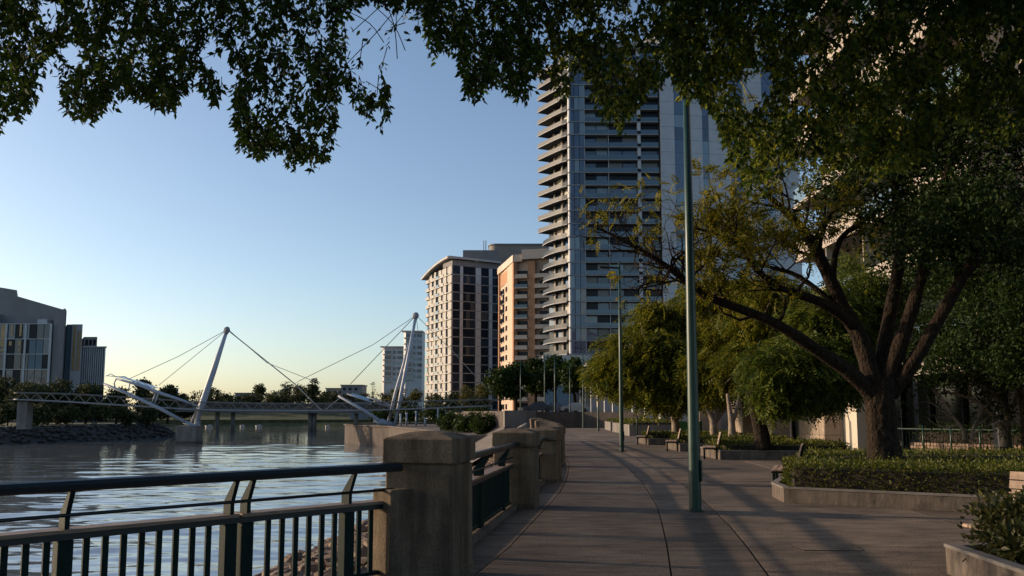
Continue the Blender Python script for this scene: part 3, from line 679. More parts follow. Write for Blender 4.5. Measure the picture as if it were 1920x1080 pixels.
# road bridge behind
YD = 262.0; rb = empty('road_bridge', at(540, 775, YD), 'low grey road bridge behind the footbridge, on pairs of round piers', 'bridge')
def dpx(a, b, dy=0): return at(a, b, YD + dy)
m = MB(); m.hexa([dpx(280, 772, -4), dpx(760, 776, -4), dpx(760, 776, 6), dpx(280, 772, 6), dpx(280, 761, -4), dpx(760, 765, -4), dpx(760, 765, 6), dpx(280, 761, 6)]); m.build('girder', M['concrete'], rb)
m = MB(); m.hexa([dpx(280, 760.8, -4.6), dpx(760, 764.8, -4.6), dpx(760, 764.8, 6.6), dpx(280, 760.8, 6.6), dpx(280, 755, -4.6), dpx(760, 759, -4.6), dpx(760, 759, 6.6), dpx(280, 755, 6.6)]); m.build('parapet', M['quay'], rb)
for px in (408, 437, 582, 590, 668):
    for dy in (-1, 3):
        a = dpx(px, 775, dy); m = MB(); m.tube([V(a.x, a.y, ZW - 1), V(a.x, a.y, a.z + .4)], .62, 10); m.build('pier', M['concrete'], rb, smooth=True)
for i, (px, Y, ln) in enumerate(((486, 330, 4.2), (455, 335, 3), (372, 330, 5), (393, 328, 5), (615, 325, 3))):   # small boats on the far bank
    a = at(px, 800, Y); o = empty('moored_boat', (a.x, Y, ZW), ['pale small boat moored on the far shore under the road bridge', 'tiny boat left of the pale boat on the far shore', 'small lit boat just right of the left pier', 'second lit boat right of the left pier, towards the bridge piers', 'dinghy right of the slim twin piers of the road bridge'][i], 'boat', 'boats on the far shore')
    m = MB(); l, w = ln / 3.2, .55
    m.add([(a.x - l, Y, ZW + .05), (a.x - l * .8, Y - w * .6, ZW), (a.x + l * .7, Y - w * .6, ZW), (a.x + l * .7, Y + w * .6, ZW), (a.x - l * .8, Y + w * .6, ZW),
           (a.x - l * 1.15, Y, ZW + .9), (a.x - l * .7, Y - w, ZW + .7), (a.x + l * .8, Y - w, ZW + .7), (a.x + l * .8, Y + w, ZW + .7), (a.x - l * .7, Y + w, ZW + .7)],
          [(0, 1, 6, 5), (1, 2, 7, 6), (2, 3, 8, 7), (3, 4, 9, 8), (4, 0, 5, 9), (5, 6, 7, 8, 9)])
    m.build('hull', mat('boat_paint', (.45, .42, .38), .5), o)
    MB().box(a.x - l * .3, a.x + l * .35, Y - .5, Y + .5, ZW + .71, ZW + 1.1).build('cabin', M['bridge_steel'], o)

# ================================================================ buildings
M['glass_blue'] = glassmat('blue_glass', (0.020, 0.055, 0.115), .06, .42, wav=.25)
M['glass_navy'] = glassmat('navy_glass', (0.010, 0.026, 0.062), .06, .38, wav=.25)
M['glass_pale'] = glassmat('pale_glass', (0.12, 0.18, 0.22), .12, .45, wav=.2)
M['glass_dark'] = glassmat('dark_glass', (0.010, 0.015, 0.024), .22, .08, wav=.2)
M['glass_bal'] = glassmat('balustrade_glass', (0.028, 0.075, 0.115), .1, .4, wav=.15)
M['glass_side'] = glassmat('side_balustrade_glass', (.012, .024, .036), .45, .08)
M['glass_dim'] = glassmat('dim_curtain_glass', (.09, .085, .075), .2, .3)
M['curtain'] = mat('curtained_window', (0.30, 0.29, 0.26), .5)
M['slab'] = mat('slab_concrete', (0.26, 0.26, 0.265), .7, var=.12, scale=.5)
M['slab_dark'] = mat('slab_edge_concrete', (.30, .30, .31), .8)
M['shaded_soffit'] = mat('shaded_soffit', (.055, .058, .062), .8)  # slab colour darkened to paint in the shade on balcony undersides
M['white'] = mat('white_render', (0.40, 0.385, 0.36), .7, var=.12, scale=.3, stretch=(1, 1, .2))
M['panel'] = mat('pale_panel', (0.42, 0.43, 0.45), .5, var=.1, scale=.3)
M['peach'] = mat('peach_render', (0.55, 0.42, 0.32), .8, var=.12, scale=.3)
M['orange'] = mat('orange_render', (0.42, 0.225, 0.125), .8, var=.12, scale=.3)
M['cream'] = mat('cream_render', (0.58, 0.48, 0.40), .8, var=.12, scale=.4)
M['grey'] = mat('grey_render', (0.20, 0.195, 0.20), .8, var=.15, scale=.2)
M['taupe'] = mat('taupe_render', (0.24, 0.215, 0.19), .8, var=.15, scale=.3)
M['core'] = mat('tower_core', (0.045, 0.048, 0.052), .6)
M['bluish'] = mat('blue_grey_panel', (.10, .15, .19), .4, var=.15, scale=.3)
class Wall:
    def __init__(s, A, B, z0=0.0):
        s.O = Vector((A[0], A[1], z0)); d = Vector((B[0] - A[0], B[1] - A[1], 0)); s.L = d.length; s.u = d / s.L; s.n = Vector((s.u.y, -s.u.x, 0))
        if s.n.y > 0 and abs(s.n.y) > .05: pass
    def box(s, name, m, par, u0, u1, n0, n1, z0, z1):
        return MB().fbox(s.O, s.u, s.n, u0, u1, n0, n1, z0, z1).build(name, m, par)
def topz(px, py, Y): return at(px, py, Y).z
r_ = random.Random(21)
# ---- glass tower
YE = 205.0; e0 = at(1069, 600, YE).x; e1 = at(1241, 600, YE).x; FH = 3.1
tw = empty('glass_tower', (e0, YE, 0), 'tall blue glass apartment tower with stacked balconies on its left side', 'tower')
z0 = topz(1069, 664, YE); NF = 24; zt = z0 + NF * FH
W = Wall((e0, YE), (e1, YE)); EL = W.L
sidefar = Vector((at(1021, 600, YE + 12).x, YE + 12)); S = Wall((sidefar.x, sidefar.y), (e0, YE)); SL = S.L
MB().prism([(e0 + 1.0, YE + 1.6), (e1, YE + 1.6), (e1 + 1, YE + 30), (sidefar.x + 4, YE + 30), (sidefar.x + 2.0, sidefar.y + .6)], 0, zt).build('core', M['core'], tw)
uA, uB, uC, uD = 3.75, EL * .44, EL * .765, EL * .80   # strip | balcony bay | bay | pier | right bay
def row(o, k, m=None): return dup(o, (0, 0, k * FH), mat=m)
z = z0
sl_ = W.box('floor_slab', M['slab'], tw, -.15, EL + .05, -1.6, .2, z - .11, z + .11)
win = [W.box('window', M['glass_blue'], tw, uA * i / 3 + .06, uA * (i + 1) / 3 - .06, -.3, .0, z + .17, z + FH - .17) for i in range(3)]
mul = [W.box('mullion', M['panel'], tw, u - .05, u + .05, -.3, .06, z + .165, z + FH - .165) for u in (0.0, uA, uB)]
back = [W.box('window', M['glass_dark'], tw, a + .1, b - .1, -1.55, -1.45, z + .17, z + FH - .17) for a, b in ((uA, (uA + uB) / 2), ((uA + uB) / 2, uB), (uB, (uB + uC) / 2), ((uB + uC) / 2, uC), (uD, EL))]
bal = [W.box('balustrade', M['glass_bal'], tw, a + .06, b - .06, .08, .13, z + .165, z + 1.15) for a, b in ((uA, uB), (uB, uC), (uD, EL))]
prr = W.box('pier', M['panel'], tw, uC, uD, -1.5, .12, z + .9, z + FH - .165)
# side balconies: slabs that swell outwards
def side_slab(k):
    zz = z0 + k * FH; pl = []
    wide = 1.7 if k > 9 else 1.3
    for t in np.linspace(0, 1, 9):
        w = wide * (math.sin(math.pi * (0.16 + .84 * t)) ** .7 if k > 9 else math.sin(math.pi * (.08 + .84 * t)) ** .8)
        if k > 9: w = wide * (1 - t) ** .55 + .15
        p = S.O + S.u * (SL * (t * .93)) + S.n * w; pl.append((p.x, p.y))
    inn = [(S.O + S.u * SL * .93 - S.n * 1.2), (S.O - S.n * 1.2)]
    m = MB(); m.prism(pl + [(p.x, p.y) for p in inn], zz - .09, zz + .09); ss_ = m.build('side_slab', M['shaded_soffit'], tw); eg = MB()
    for i in range(len(pl) - 1): eg.bar(Vector((*pl[i], zz)) + S.n * .04, Vector((*pl[i + 1], zz)) + S.n * .04, .06, .24)
    eg.build('slab_edge', M['slab_dark'], ss_)
    g = MB(); nseg = len(pl) - 1
    for i in range(nseg):
        a, b = Vector((*pl[i], zz)), Vector((*pl[i + 1], zz)); g.bar(a + V(0, 0, .60) - S.n * .12, b + V(0, 0, .60) - S.n * .12, .05, .98)
    g.build('side_balustrade', M['glass_side'], tw)
side_w = [S.box('window', M['glass_dark'], tw, SL * a, SL * b, -1.15, -1.0, z + .17, z + FH - .17) for a, b in ((.05, .30), (.36, .60), (.66, .92))]
side_p = [S.box('wall_panel', M['taupe'], tw, SL * a, SL * b, -1.2, -.6, z + .165, z + FH - .165) for a, b in ((.30, .36), (.60, .66))]
corner = S.box('corner_post', M['panel'], tw, SL * .955, SL + .15, -.6, .02, z + .165, z + FH - .165)
for k in range(NF): side_slab(k)
tints = [M['glass_blue'], M['glass_blue'], M['glass_navy'], M['glass_pale'], M['glass_blue'], M['curtain']]
for k in range(1, NF):
    row(sl_, k)
    for o in win: row(o, k, r_.choice(tints if k < 7 else tints[:4]))
    for o in mul: row(o, k)
    for o in back: row(o, k, r_.choice([M['glass_dark'], M['glass_dark'], M['glass_navy'], M['glass_blue'], M['glass_navy'], M['glass_dim'], M['glass_pale']]))
    for o in bal: row(o, k)
    row(prr, k)
    for o in side_w: row(o, k, r_.choice([M['glass_dark'], M['glass_dark'], M['curtain'], M['glass_blue']]))
    for o in side_p: row(o, k)
    row(corner, k)
MB().fbox(W.O, W.u, W.n, -.2, EL, -20, .3, zt - .1, zt + 1.2).build('parapet', M['slab'], tw)
# podium of the tower
pd = Wall((e0 - 6.5, YE - 3), (e1 + 40, YE - 3))
MB().fbox(pd.O, pd.u, pd.n, 0, 12, -8, 0, z0 - 2.4, z0 - .4).build('podium_parapet', M['white'], tw)
MB().fbox(pd.O, pd.u, pd.n, .5, pd.L, -8, -.3, 0, z0 - .5).build('podium_wall', M['bluish'], tw)
# ---- white wing of the tower
wg = empty('white_tower', (e1 + 1, YE, 0), 'tall white panelled tower behind the tree, right of the blue glass tower', 'tower')
x0, x1 = e1 + .4, at(1500, 400, YE + 6).x
WW = Wall((x0, YE - .3), (x1, YE + 6)); zt2 = topz(1300, 40, YE)
MB().fbox(WW.O, WW.u, WW.n, 0, WW.L, -18, -.3, 0, zt2).build('core', M['core'], wg)
cols = [(0, .10, 'p'), (.10, .185, 'w'), (.185, .30, 'p'), (.30, .345, 'w'), (.345, .50, 'p'), (.50, .60, 'w'), (.60, .74, 'p'), (.74, .82, 'w'), (.82, 1.0, 'p')]
nf = int((zt2 - 14) / FH)
for a, b, t in cols:
    f = WW.box('cladding_panel' if t == 'p' else 'window', M['panel'] if t == 'p' else M['glass_blue'], wg, WW.L * a + .03, WW.L * b - .03, -.3, (.12 if t == 'p' else 0), 14.02, 14 + FH - .03)
    for k in range(1, nf): dup(f, (0, 0, k * FH), mat=(M['panel'] if t == 'p' else r_.choice([M['glass_blue'], M['glass_pale'], M['glass_navy']])))
# ---- grey apartment block with the curved roof
FC = 3.1; K = Vector((at(846, 600, 300).x, 300)); Rr = Vector((at(936, 600, 309).x, 309)); Ll = Vector((at(799, 600, 324).x, 324))
zc = topz(846, 497, 300); nfc = 17; zb = zc - nfc * FC
ab = empty('apartment_block', (K.x, K.y, 0), 'grey apartment block with a curved overhanging roof and lit left side', 'building')
CR = Wall(tuple(K), tuple(Rr)); CL = Wall(tuple(Ll), tuple(K))
MB().prism([(K.x + .3, K.y + .6), (Rr.x, Rr.y + .6), (Rr.x - 6, Rr.y + 24), (Ll.x + 4, Ll.y + 8), (Ll.x + .6, Ll.y + .4)], 0, zc).build('core', M['core'], ab)
z = zb; L = CR.L
def cr(name, m, a, b, n0, n1, c, d): return CR.box(name, m, ab, L * a, L * b, n0, n1, z + c, z + d)
fl = CR.box('floor_slab', M['slab'], ab, -.1, L, -.5, .12, z - .14, z + .14)
M['dark_bay'] = mat('dark_bay_glass', (.012, .017, .027), .65, spec=.06); M['navy_bay'] = mat('navy_bay_glass', (.022, .034, .052), .6, spec=.08)
cw = [cr('window', M['dark_bay'], a, b, -.3, -.05, .15, FC - .15) for a, b in ((.01, .16), (.245, .30), (.305, .385), (.39, .47), (.62, .755), (.86, .93), (.935, 1.0))]
cp = [cr('pier', M['panel'], a, b, -.3, .10, .145, FC - .145) for a, b in ((.175, .235), (.50, .56), (.56, .61), (.78, .85))]
L2 = CL.L
fl2 = CL.box('floor_slab', M['white'], ab, -.2, L2 + .12, -.5, .35, z - .15, z + .15)
lw = [CL.box('window', M['glass_dark'], ab, L2 * a, L2 * b, -.5, -.3, z + .9, z + FC - .15) for a, b in ((.02, .13), (.22, .33), (.40, .50), (.60, .68), (.80, .88))]
lp = [CL.box('wall_panel', M['white'], ab, L2 * a, L2 * b, -.5, n1, z + c, z + d) for a, b, n1, c, d in ((.13, .22, -.05, .16, FC - .16), (.33, .40, .1, .16, FC - .16), (.50, .60, -.05, .16, FC - .16), (.68, .80, .05, .16, FC - .16), (.88, 1.0, .0, .16, FC - .16))]
lb_ = [CL.box('balcony_panel', m_, ab, L2 * a, L2 * b, .15, .25, z + .16, z + 1.05) for a, b, m_ in ((.0, .13, M['white']), (.22, .34, M['white']), (.40, .52, M['glass_pale']), (.60, .70, M['white']))]
for k in range(1, nfc):
    for o in [fl, fl2] + cp + lp + lb_: dup(o, (0, 0, k * FC))
    for o in cw: dup(o, (0, 0, k * FC), mat=r_.choice([M['dark_bay']] * 4 + [M['navy_bay'], M['core'], M['navy_bay']]))
    for o in lw: dup(o, (0, 0, k * FC), mat=r_.choice([M['glass_dark'], M['glass_dark'], M['curtain']]))
rf = MB(); top = []                                    # roof blade
path = [(Ll + (K - Ll) * t - Vector((CL.n.x, CL.n.y)) * 0, t) for t in np.linspace(-.06, 1, 9)]
prev = None
for p, t in path:
    zz = zc + 2.3 - 3.4 * (1 - t) ** 2.0
    o1 = Vector((p.x + CL.n.x * 1.6, p.y + CL.n.y * 1.6, zz)); o2 = Vector((p.x - CL.n.x * 9, p.y - CL.n.y * 9 + 4, zz + .6)); cur = (o1, o2)
    if prev: rf.hexa([prev[0], cur[0], cur[1], prev[1]] + [q + V(0, 0, .75) for q in (prev[0], cur[0], cur[1], prev[1])])
    prev = cur
rf.hexa([prev[0] + V(.6, -1, 0), Vector((Rr.x + .8, Rr.y - 1.2, zc + 1.9)), Vector((Rr.x - 3, Rr.y + 14, zc + 1.9)), prev[1]] + [q + V(0, 0, .75) for q in (prev[0] + V(.6, -1, 0), Vector((Rr.x + .8, Rr.y - 1.2, zc + 1.9)), Vector((Rr.x - 3, Rr.y + 14, zc + 1.9)), prev[1])])
rf.build('roof', M['white'], ab)
MB().fbox(CR.O, CR.u, CR.n, L * .02, L, -8, -.2, zc, zc + 1.95).build('attic_wall', M['grey'], ab)
pr = at(868, 478, 318); MB().box(pr.x, pr.x + 13, 318, 330, zc, topz(880, 469, 318)).build('plant_room', M['grey'], ab)
for px in (907, 911): a = at(px, 470, 318); MB().tube([V(a.x, 318, zc), V(a.x, 318, topz(px, 451, 318))], .16, 6).build('mast_pole', M['grey'], ab)
# ---- grey rounded block behind
bb = empty('rounded_block', (at(970, 600, 335).x, 335, 0), 'dark grey block with a rounded corner rising behind the peach building', 'building')
a, b = at(917, 470, 335).x, at(1030, 470, 335).x; m = MB()
m.prism([(a + 3 + 3 * math.cos(t), 338 + 3 * math.sin(t)) for t in np.linspace(math.pi, 1.5 * math.pi, 6)] + [(b, 335), (b, 355), (a, 355)], 0, topz(960, 459, 335)); m.build('wall', M['taupe'], bb)
m = MB(); m.prism([(a + 3 + 3.4 * math.cos(t), 338 + 3.4 * math.sin(t)) for t in np.linspace(math.pi, 1.5 * math.pi, 6)] + [(b + .4, 334.6), (b + .4, 355), (a - .4, 355)], topz(960, 459, 335), topz(960, 457, 335)); m.build('coping', M['grey'], bb)
# ---- peach building
YP = 270; Kp = Vector((at(964, 600, YP).x, YP)); Rp = Vector((at(1030, 600, YP - 3).x, YP - 3)); Lp = Vector((at(935, 600, 296).x, 296))
zp = topz(964, 484, YP); FP = 3.15; nfp = 15; zpb = zp - nfp * FP
pe = empty('peach_building', (Kp.x, Kp.y, 0), 'peach and orange apartment building beside the glass tower, its left wall sunlit', 'building')
PR, PL = Wall(tuple(Kp), tuple(Rp)), Wall(tuple(Lp), tuple(Kp))
MB().prism([(Kp.x, Kp.y + 1.4), (Rp.x, Rp.y + 1.4), (Rp.x, Rp.y + 30), (Lp.x, Lp.y + 10), (Lp.x + .35, Lp.y + .3), (Kp.x - .6, Kp.y + 1.6)], 0, zp - .5).build('core', M['peach'], pe)
MB().fbox(PL.O, PL.u, PL.n, 0, PL.L + .2, -3, .5, zp - 1.2, zp + 1.0).build('left_cornice', M['cream'], pe)
MB().fbox(PR.O, PR.u, PR.n, -.2, 2.6, -3, .4, zp - 1.2, zp + 1.0).build('cornice', M['cream'], pe)
MB().fbox(PR.O, PR.u, PR.n, 2.6, PR.L, -3, .8, zp - .6, zp + 2.4).build('cornice', M['cream'], pe)
Lq, Lr = PL.L, PR.L
MB().fbox(PR.O, PR.u, PR.n, Lr * .40, Lr * .60, -1, .35, 0, zp - 1.2).build('orange_pier', M['orange'], pe)
MB().fbox(PL.O, PL.u, PL.n, Lq * .93, Lq + .1, -1, .25, 0, zp - 1.25).build('orange_pier', M['orange'], pe)
MB().fbox(PL.O, PL.u, PL.n, 0, Lq * .06, -1, .2, 0, zp - 1.25).build('orange_pier', M['orange'], pe)
for k in range(nfp):
    z = zpb + k * FP; top = k >= nfp - 2
    if k == nfp - 1: continue
    for j, (a, b) in enumerate(((.10, .20), (.26, .36), (.46, .58), (.64, .74), (.80, .90))):
        if k == nfp - 2: continue
        tall = (k in (9, 10, 11)) and j in (1, 3)
        wn_ = PL.box('window', M['glass_dark'], pe, Lq * a, Lq * b, -.05, .03, z + .5, z + (FP + .3 if tall else 2.2))
        PL.box('sill', M['cream'], wn_, Lq * a - .1, Lq * b + .1, .031, .12, z + .35, z + .5)
    bs_ = PR.box('balcony_slab', M['cream'], pe, Lr * .03, Lr * .40, -1.2, .9, z - .2, z + .12)
    PR.box('balcony_front', M['glass_bal'] if k in (9, 10, 12) else M['cream'], bs_, Lr * .04, Lr * .39, .75, .88, z + .12, z + 1.05)
    PR.box('window', M['glass_dark'], pe, Lr * .06, Lr * .37, -1.38, -1.25, z + .15, z + 2.4)
    bs_ = PR.box('balcony_slab', M['cream'], pe, Lr * .60, Lr, -1.2, .7, z - .2, z + .12)
    PR.box('balcony_front', M['cream'], bs_, Lr * .61, Lr, .55, .68, z + .12, z + 1.05)
    PR.box('window', M['glass_dark'], pe, Lr * .70, Lr * .95, -1.38, -1.25, z + .3, z + 2.3)
# roof loggia on the sunlit side
MB().fbox(PL.O, PL.u, PL.n, Lq * .12, Lq * .82, -.2, .02, zp - 6.0, zp - 2.0).build('loggia_opening', M['orange'], pe)
# ---- two far towers
for (xa, xb, yt, Y, lb) in ((717, 757, 651, 520, 'farther pale tower left of the right mast'), (757, 792, 622, 480, 'pale tower directly behind the right mast')):
    a, b = at(xa, 600, Y).x, at(xb, 600, Y).x; h = topz(xa, yt, Y)
    o = empty('distant_tower', (a, Y, 0), lb, 'tower', 'distant pale towers'); w = b - a
    MB().prism([(a, Y + 1.5), (a + w * .12, Y), (b, Y + 1), (b, Y + 16), (a - 1, Y + 16)], 0, h).build('wall', M['panel'], o)
    wb = Wall((a + w * .12, Y), (b, Y + 1)); n = int(h / 3.2)
    for k in range(6, n):
        for (p, q) in ((.04, .36), (.44, .60), (.68, .97)): wb.box('window', M['glass_navy'] if k % 3 else M['glass_pale'], o, wb.L * p, wb.L * q, -.05, .06, k * 3.2 + .9, k * 3.2 + 2.6)
        wb.box('balcony', M['white'], o, -.8, wb.L * .4, .07, .8, k * 3.2 - .1, k * 3.2 + .7)
    MB().box(a - 1, b + .3, Y - .6, Y + 16.5, h, h + .6).build('roof', M['cream'], o)
# ---- low buildings on the skyline
for (xa, xb, yt, yb, Y, mm, lb) in ((640, 680, 723, 752, 480, 'grey', 'low grey block on the skyline left of the right mast'), (612, 642, 729, 752, 500, 'taupe', 'low brown house on the skyline between far trees'), (318, 326, 728, 760, 900, 'grey', 'slim distant tower far behind the left mast'), (442, 478, 738, 757, 470, 'grey', 'low house with a domed roof on the skyline right of the left mast'), (595, 640, 747, 757, 420, 'bluish', 'low blue grey roof above the middle of the footbridge')):
    a, b = at(xa, 700, Y).x, at(xb, 700, Y).x; h = topz(xa, yt, Y); o = empty('distant_house', (a, Y, 0), lb, 'house', 'low buildings on the skyline')
    MB().box(a, b, Y, Y + 14, -1, h).build('wall', M[mm], o); MB().box(a - .5, b + .5, Y - .5, Y + 14.5, h, h + .5).build('roof', M['taupe'], o)
    for k in range(int((h + 1) / 3.4)):
        for q in np.arange(a + 1, b - 1.5, 3.2): MB().box(q, q + 1.5, Y - .06, Y - .01, h - 2.6 - k * 3.4, h - 1.2 - k * 3.4).build('window', M['glass_dark'], o)
YK = 330; a, b = at(655, 740, YK), at(694, 752, YK); o = empty('boat_shed', (a.x, YK, 0), 'shed with a sloping turquoise roof above the footbridge', 'shed')
m = MB(); m.hexa([V(a.x, YK, a.z - .4), V(b.x, YK, b.z - .4), V(b.x, YK + 6, b.z - .4), V(a.x, YK + 6, a.z - .4), V(a.x, YK, a.z), V(b.x, YK, b.z), V(b.x, YK + 6, b.z + .8), V(a.x, YK + 6, a.z + .8)])
m.build('roof', mat('turquoise_roof', (.10, .30, .38), .4), o); MB().box(a.x + .5, b.x - .4, YK + .5, YK + 5.5, -1, b.z - .5).build('wall', M['bluish'], o)
# ---- left bank: grey hall with a glass front, gold lit slot block, ribbed block
YA = 235.0
def rbox(x0, x1, y0, y1, z0, z1):                       # a block whose sides run along the street that leads away from the river
    m = MB(); s = -.56 * (y1 - y0); return m.hexa([(x0, y0, z0), (x1, y0, z0), (x1 + s, y1, z0), (x0 + s, y1, z0), (x0, y0, z1), (x1, y0, z1), (x1 + s, y1, z1), (x0 + s, y1, z1)])
def ax(px): return at(px, 640, YA).x
def az(py): return at(60, py, YA).z
hall = empty('glass_fronted_hall', (ax(0), YA, -1), 'large grey hall with a sloping roof and a dark glass front on the left bank', 'building')
m = MB(); xs_ = [(-60, 530), (26, 544), (26, 555), (114, 580), (119, 578), (122, 583)]
pts = [V(ax(a), YA, az(b)) for a, b in xs_]; n = len(pts)
vs = pts + [V(pts[-1].x, YA, -1), V(pts[0].x, YA, -1)]; vs2 = [p + V(-14, 26, 0) for p in vs]; q = len(vs)
m.add(vs + vs2, [tuple(range(q - 1, -1, -1)), tuple(range(q, 2 * q))] + [(i, (i + 1) % q, q + (i + 1) % q, q + i) for i in range(q)]); m.build('wall', M['grey'], hall)
MB().box(ax(-60), ax(2), YA - 3, YA - .2, -1, az(590)).build('side_block', M['grey'], hall)
M['ochre0'] = mat('ochre_reflection', (.42, .29, .14), .5, var=.2, scale=.4)
HW = Wall((ax(4), YA - 4), (ax(109), YA - 4)); zt_, zb_ = az(610), az(722)
MB().box(ax(4) + .1, ax(109) - .1, YA - 3.6, YA - .1, -1, zt_ - .1).build('glass_front_core', M['core'], hall)
MB().box(ax(80), ax(98), YA - 3.2, YA - .1, zt_ - .1, az(601)).build('roof_box', M['panel'], hall)
nx_, nz_ = 8, 4
for i in range(nx_):
    for j in range(nz_):
        z_0 = zb_ + (zt_ - zb_) * j / nz_; z_1 = zb_ + (zt_ - zb_) * (j + 1) / nz_
        HW.box('window', r_.choice([M['glass_navy'], M['glass_dark'], M['glass_blue']]) if not (i in (5, 6) and j in (1, 2)) else M['bluish'], hall, HW.L * i / nx_ + .08, HW.L * (i + 1) / nx_ - .08, -.3, -.1, z_0 + .1, z_1 - .1)
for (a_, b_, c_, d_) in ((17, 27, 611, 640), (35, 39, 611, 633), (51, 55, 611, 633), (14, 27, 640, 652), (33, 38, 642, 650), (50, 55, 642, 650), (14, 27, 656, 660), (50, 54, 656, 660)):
    MB().box(ax(a_), ax(b_), YA - 3.98, YA - 3.93, az(d_), az(c_)).build('painted_reflection', M['ochre0'], hall)  # gold reflections of a sunlit building, painted as ochre panels on the glass
for j in range(1, nz_ + 1): z_0 = zb_ + (zt_ - zb_) * j / nz_; HW.box('transom', M['panel'], hall, 0, HW.L, -.2, .1, z_0 - .09, z_0 + .09)
for u in (0, .22, .56, 1): HW.box('mullion', M['panel'], hall, HW.L * u - .25, HW.L * u + .25, -.2, .15, -1, zt_)
MB().box(ax(109) + .3, ax(121), YA - 3.4, YA - .3, -1, az(583)).build('end_fin', M['grey'], hall)
o = empty('slotted_block', (ax(124), YA + 8, -1), 'narrow teal and ochre block between the grey hall and the ribbed block', 'building')
YS = YA + 6
def bxs(a, b, t, name, mm, y0): rbox(at(a, 640, YS).x, at(b, 640, YS).x, YS + y0, YS + 20, -1, at(130, t, YS).z).build(name, M[mm], o)
bxs(122, 134, 608, 'wall', 'bluish', .5); bxs(134, 153.5, 608, 'wall', 'panel', 0)
M['ochre'] = mat('ochre_panel', (.40, .27, .13), .5, var=.2, scale=.4)
for (a, b, t, c) in ((137, 142, 612, 695), (145, 148, 620, 695), (149.5, 152, 620, 695)):
    MB().box(at(a, 640, YS).x, at(b, 640, YS).x, YS - .12, YS - .02, at(a, c, YS).z, at(a, t, YS).z).build('ochre_strip', M['ochre'], o)
o = empty('ribbed_block', (ax(153), YA + 20, -1), 'grey block with closely set vertical ribs on the left bank', 'building'); YR = YA + 10
xa, xb = at(153.8, 640, YR).x, at(199, 640, YR).x; t1, t2 = at(170, 631, YR).z, at(190, 652, YR).z; xm = at(179, 640, YR).x
rbox(xa, xb, YR, YR + 25, -1, t2).build('wall', M['core'], o); rbox(xa, xm, YR + 1, YR + 25, t2, t1).build('upper_storey', M['taupe'], o)
rbox(xa - .2, xb + .6, YR - .7, YR + 25.5, t2, t2 + .35).build('cornice', M['panel'], o)
zlo = at(170, 722, YR).z
f = MB().box(xa, xa + .26, YR - .4, YR, zlo, t2 - .05).build('rib', M['panel'], o); nr = 12
for i in range(1, nr): dup(f, ((xb - xa - .26) * i / (nr - 1), 0, 0))
for i in range(3): MB().box(xa + .5 + i * 1.1, xa + 1.2 + i * 1.1, YR + .92, YR + .98, t2 + .8, t1 - .8).build('window', M['glass_dark'], o)
# ================================================================ trees
def grow(mb, p, d, L, r, lev, rng, tips, wig=.25, up=.12, kids=(2, 4), nseg=5, ratio=.62):
    p = Vector(p); d = Vector(d).normalized(); pts = [p.copy()]; rad = [r]
    for i in range(nseg):
        d = (d + Vector(rng.normal(size=3)) * wig + Vector((0, 0, up))).normalized()
        p = p + d * (L / nseg); pts.append(p.copy()); rad.append(r * (1 - .62 * (i + 1) / nseg))
    mb.tube(pts, rad, 7 if r > .05 else (5 if r > .015 else 4), caps=False)
    if lev <= 0: tips.append((pts[-1], d)); tips.append((pts[-2], d)); return
    for k in range(int(rng.integers(kids[0], kids[1] + 1))):
        j = int(rng.integers(2, nseg + 1)); q = pts[j]; dd = (d + Vector(rng.normal(size=3)) * .75).normalized()
        grow(mb, q, dd, L * ratio * rng.uniform(.7, 1.15), rad[j] * .75, lev - 1, rng, tips, wig, up, kids, max(3, nseg - 1), ratio)
def crown(o, name, P, D, S, m, rng, TV=LEAF_V, TF=LEAF_F, up=None):
    me = leaf_mesh(name, P, D, S, rng, TV, TF, up, origin=wpos(o)); return tag(link_mesh(name, me, m, o, loc=wpos(o)), kind='stuff')
def down(d, k=.8): d = np.array(d, float); d[:, 2] -= k; return d
def basic_tree(name, label, base, H, Wd, m, rng, n=1100, leaf=.5, trunk=.25, group=None, barkm=None, cat='tree', cz=.60, shape=1.0, per=14, blobs=None, trunk_h=.45, tall=.36):
    base = Vector(base); o = empty(name, base, label, cat, group); tm = MB(); tips = []
    top = base + V(rng.uniform(-.05, .05) * Wd, rng.uniform(-.05, .05) * Wd, H * trunk_h)
    pts, rad = spline([base + V(0, 0, -.2), base + V(rng.uniform(-.1, .1), 0, H * trunk_h * .5), top], [trunk * 1.3, trunk, trunk * .8], 4); tm.tube(pts, rad, 8)
    if blobs is None:
        blobs = []
        for k in range(7):
            a = rng.uniform(0, 6.28); rr = Wd * .5 * rng.uniform(.15, .62); hz_ = H * rng.uniform(cz - .20, cz + .24)
            q = Wd * .5 * rng.uniform(.34, .58)
            blobs.append((base.x + rr * math.cos(a), base.y + rr * math.sin(a), base.z + min(hz_, H - q * .7), q, q, q * .78 * shape))
        blobs.append((base.x, base.y, base.z + H * (1 - tall * .45), Wd * .27, Wd * .27, H * tall * .45))
    for b in blobs:
        c = Vector(b[:3]); mid = (top * .5 + c * .5) + V(0, 0, -.1 * H * .2)
        pts, rad = spline([top - V(0, 0, H * .06), mid, c + V(0, 0, b[5] * .4)], [trunk * .6, trunk * .35, trunk * .08], 3); tm.tube(pts, rad, 6)
        for k in range(4):
            e = c + Vector(rng.normal(size=3)) * b[3] * .5; tm.tube([mid.lerp(c, .6), (mid.lerp(c, .6) + e) / 2 + V(0, 0, .1), e], [trunk * .2, trunk * .12, trunk * .03], 4)
    tm.build('trunk', barkm or M['bark'], o, smooth=True)
    P, D, C = clumps(blobs, n, per, rng, sig=leaf * .9, shell=.45)
    D = D + rng.normal(size=D.shape) * .7
    crown(o, 'crown', P, D, leaf * rng.uniform(.6, 1.25, n), m, rng, CARD_V, CARD_F)
    return o
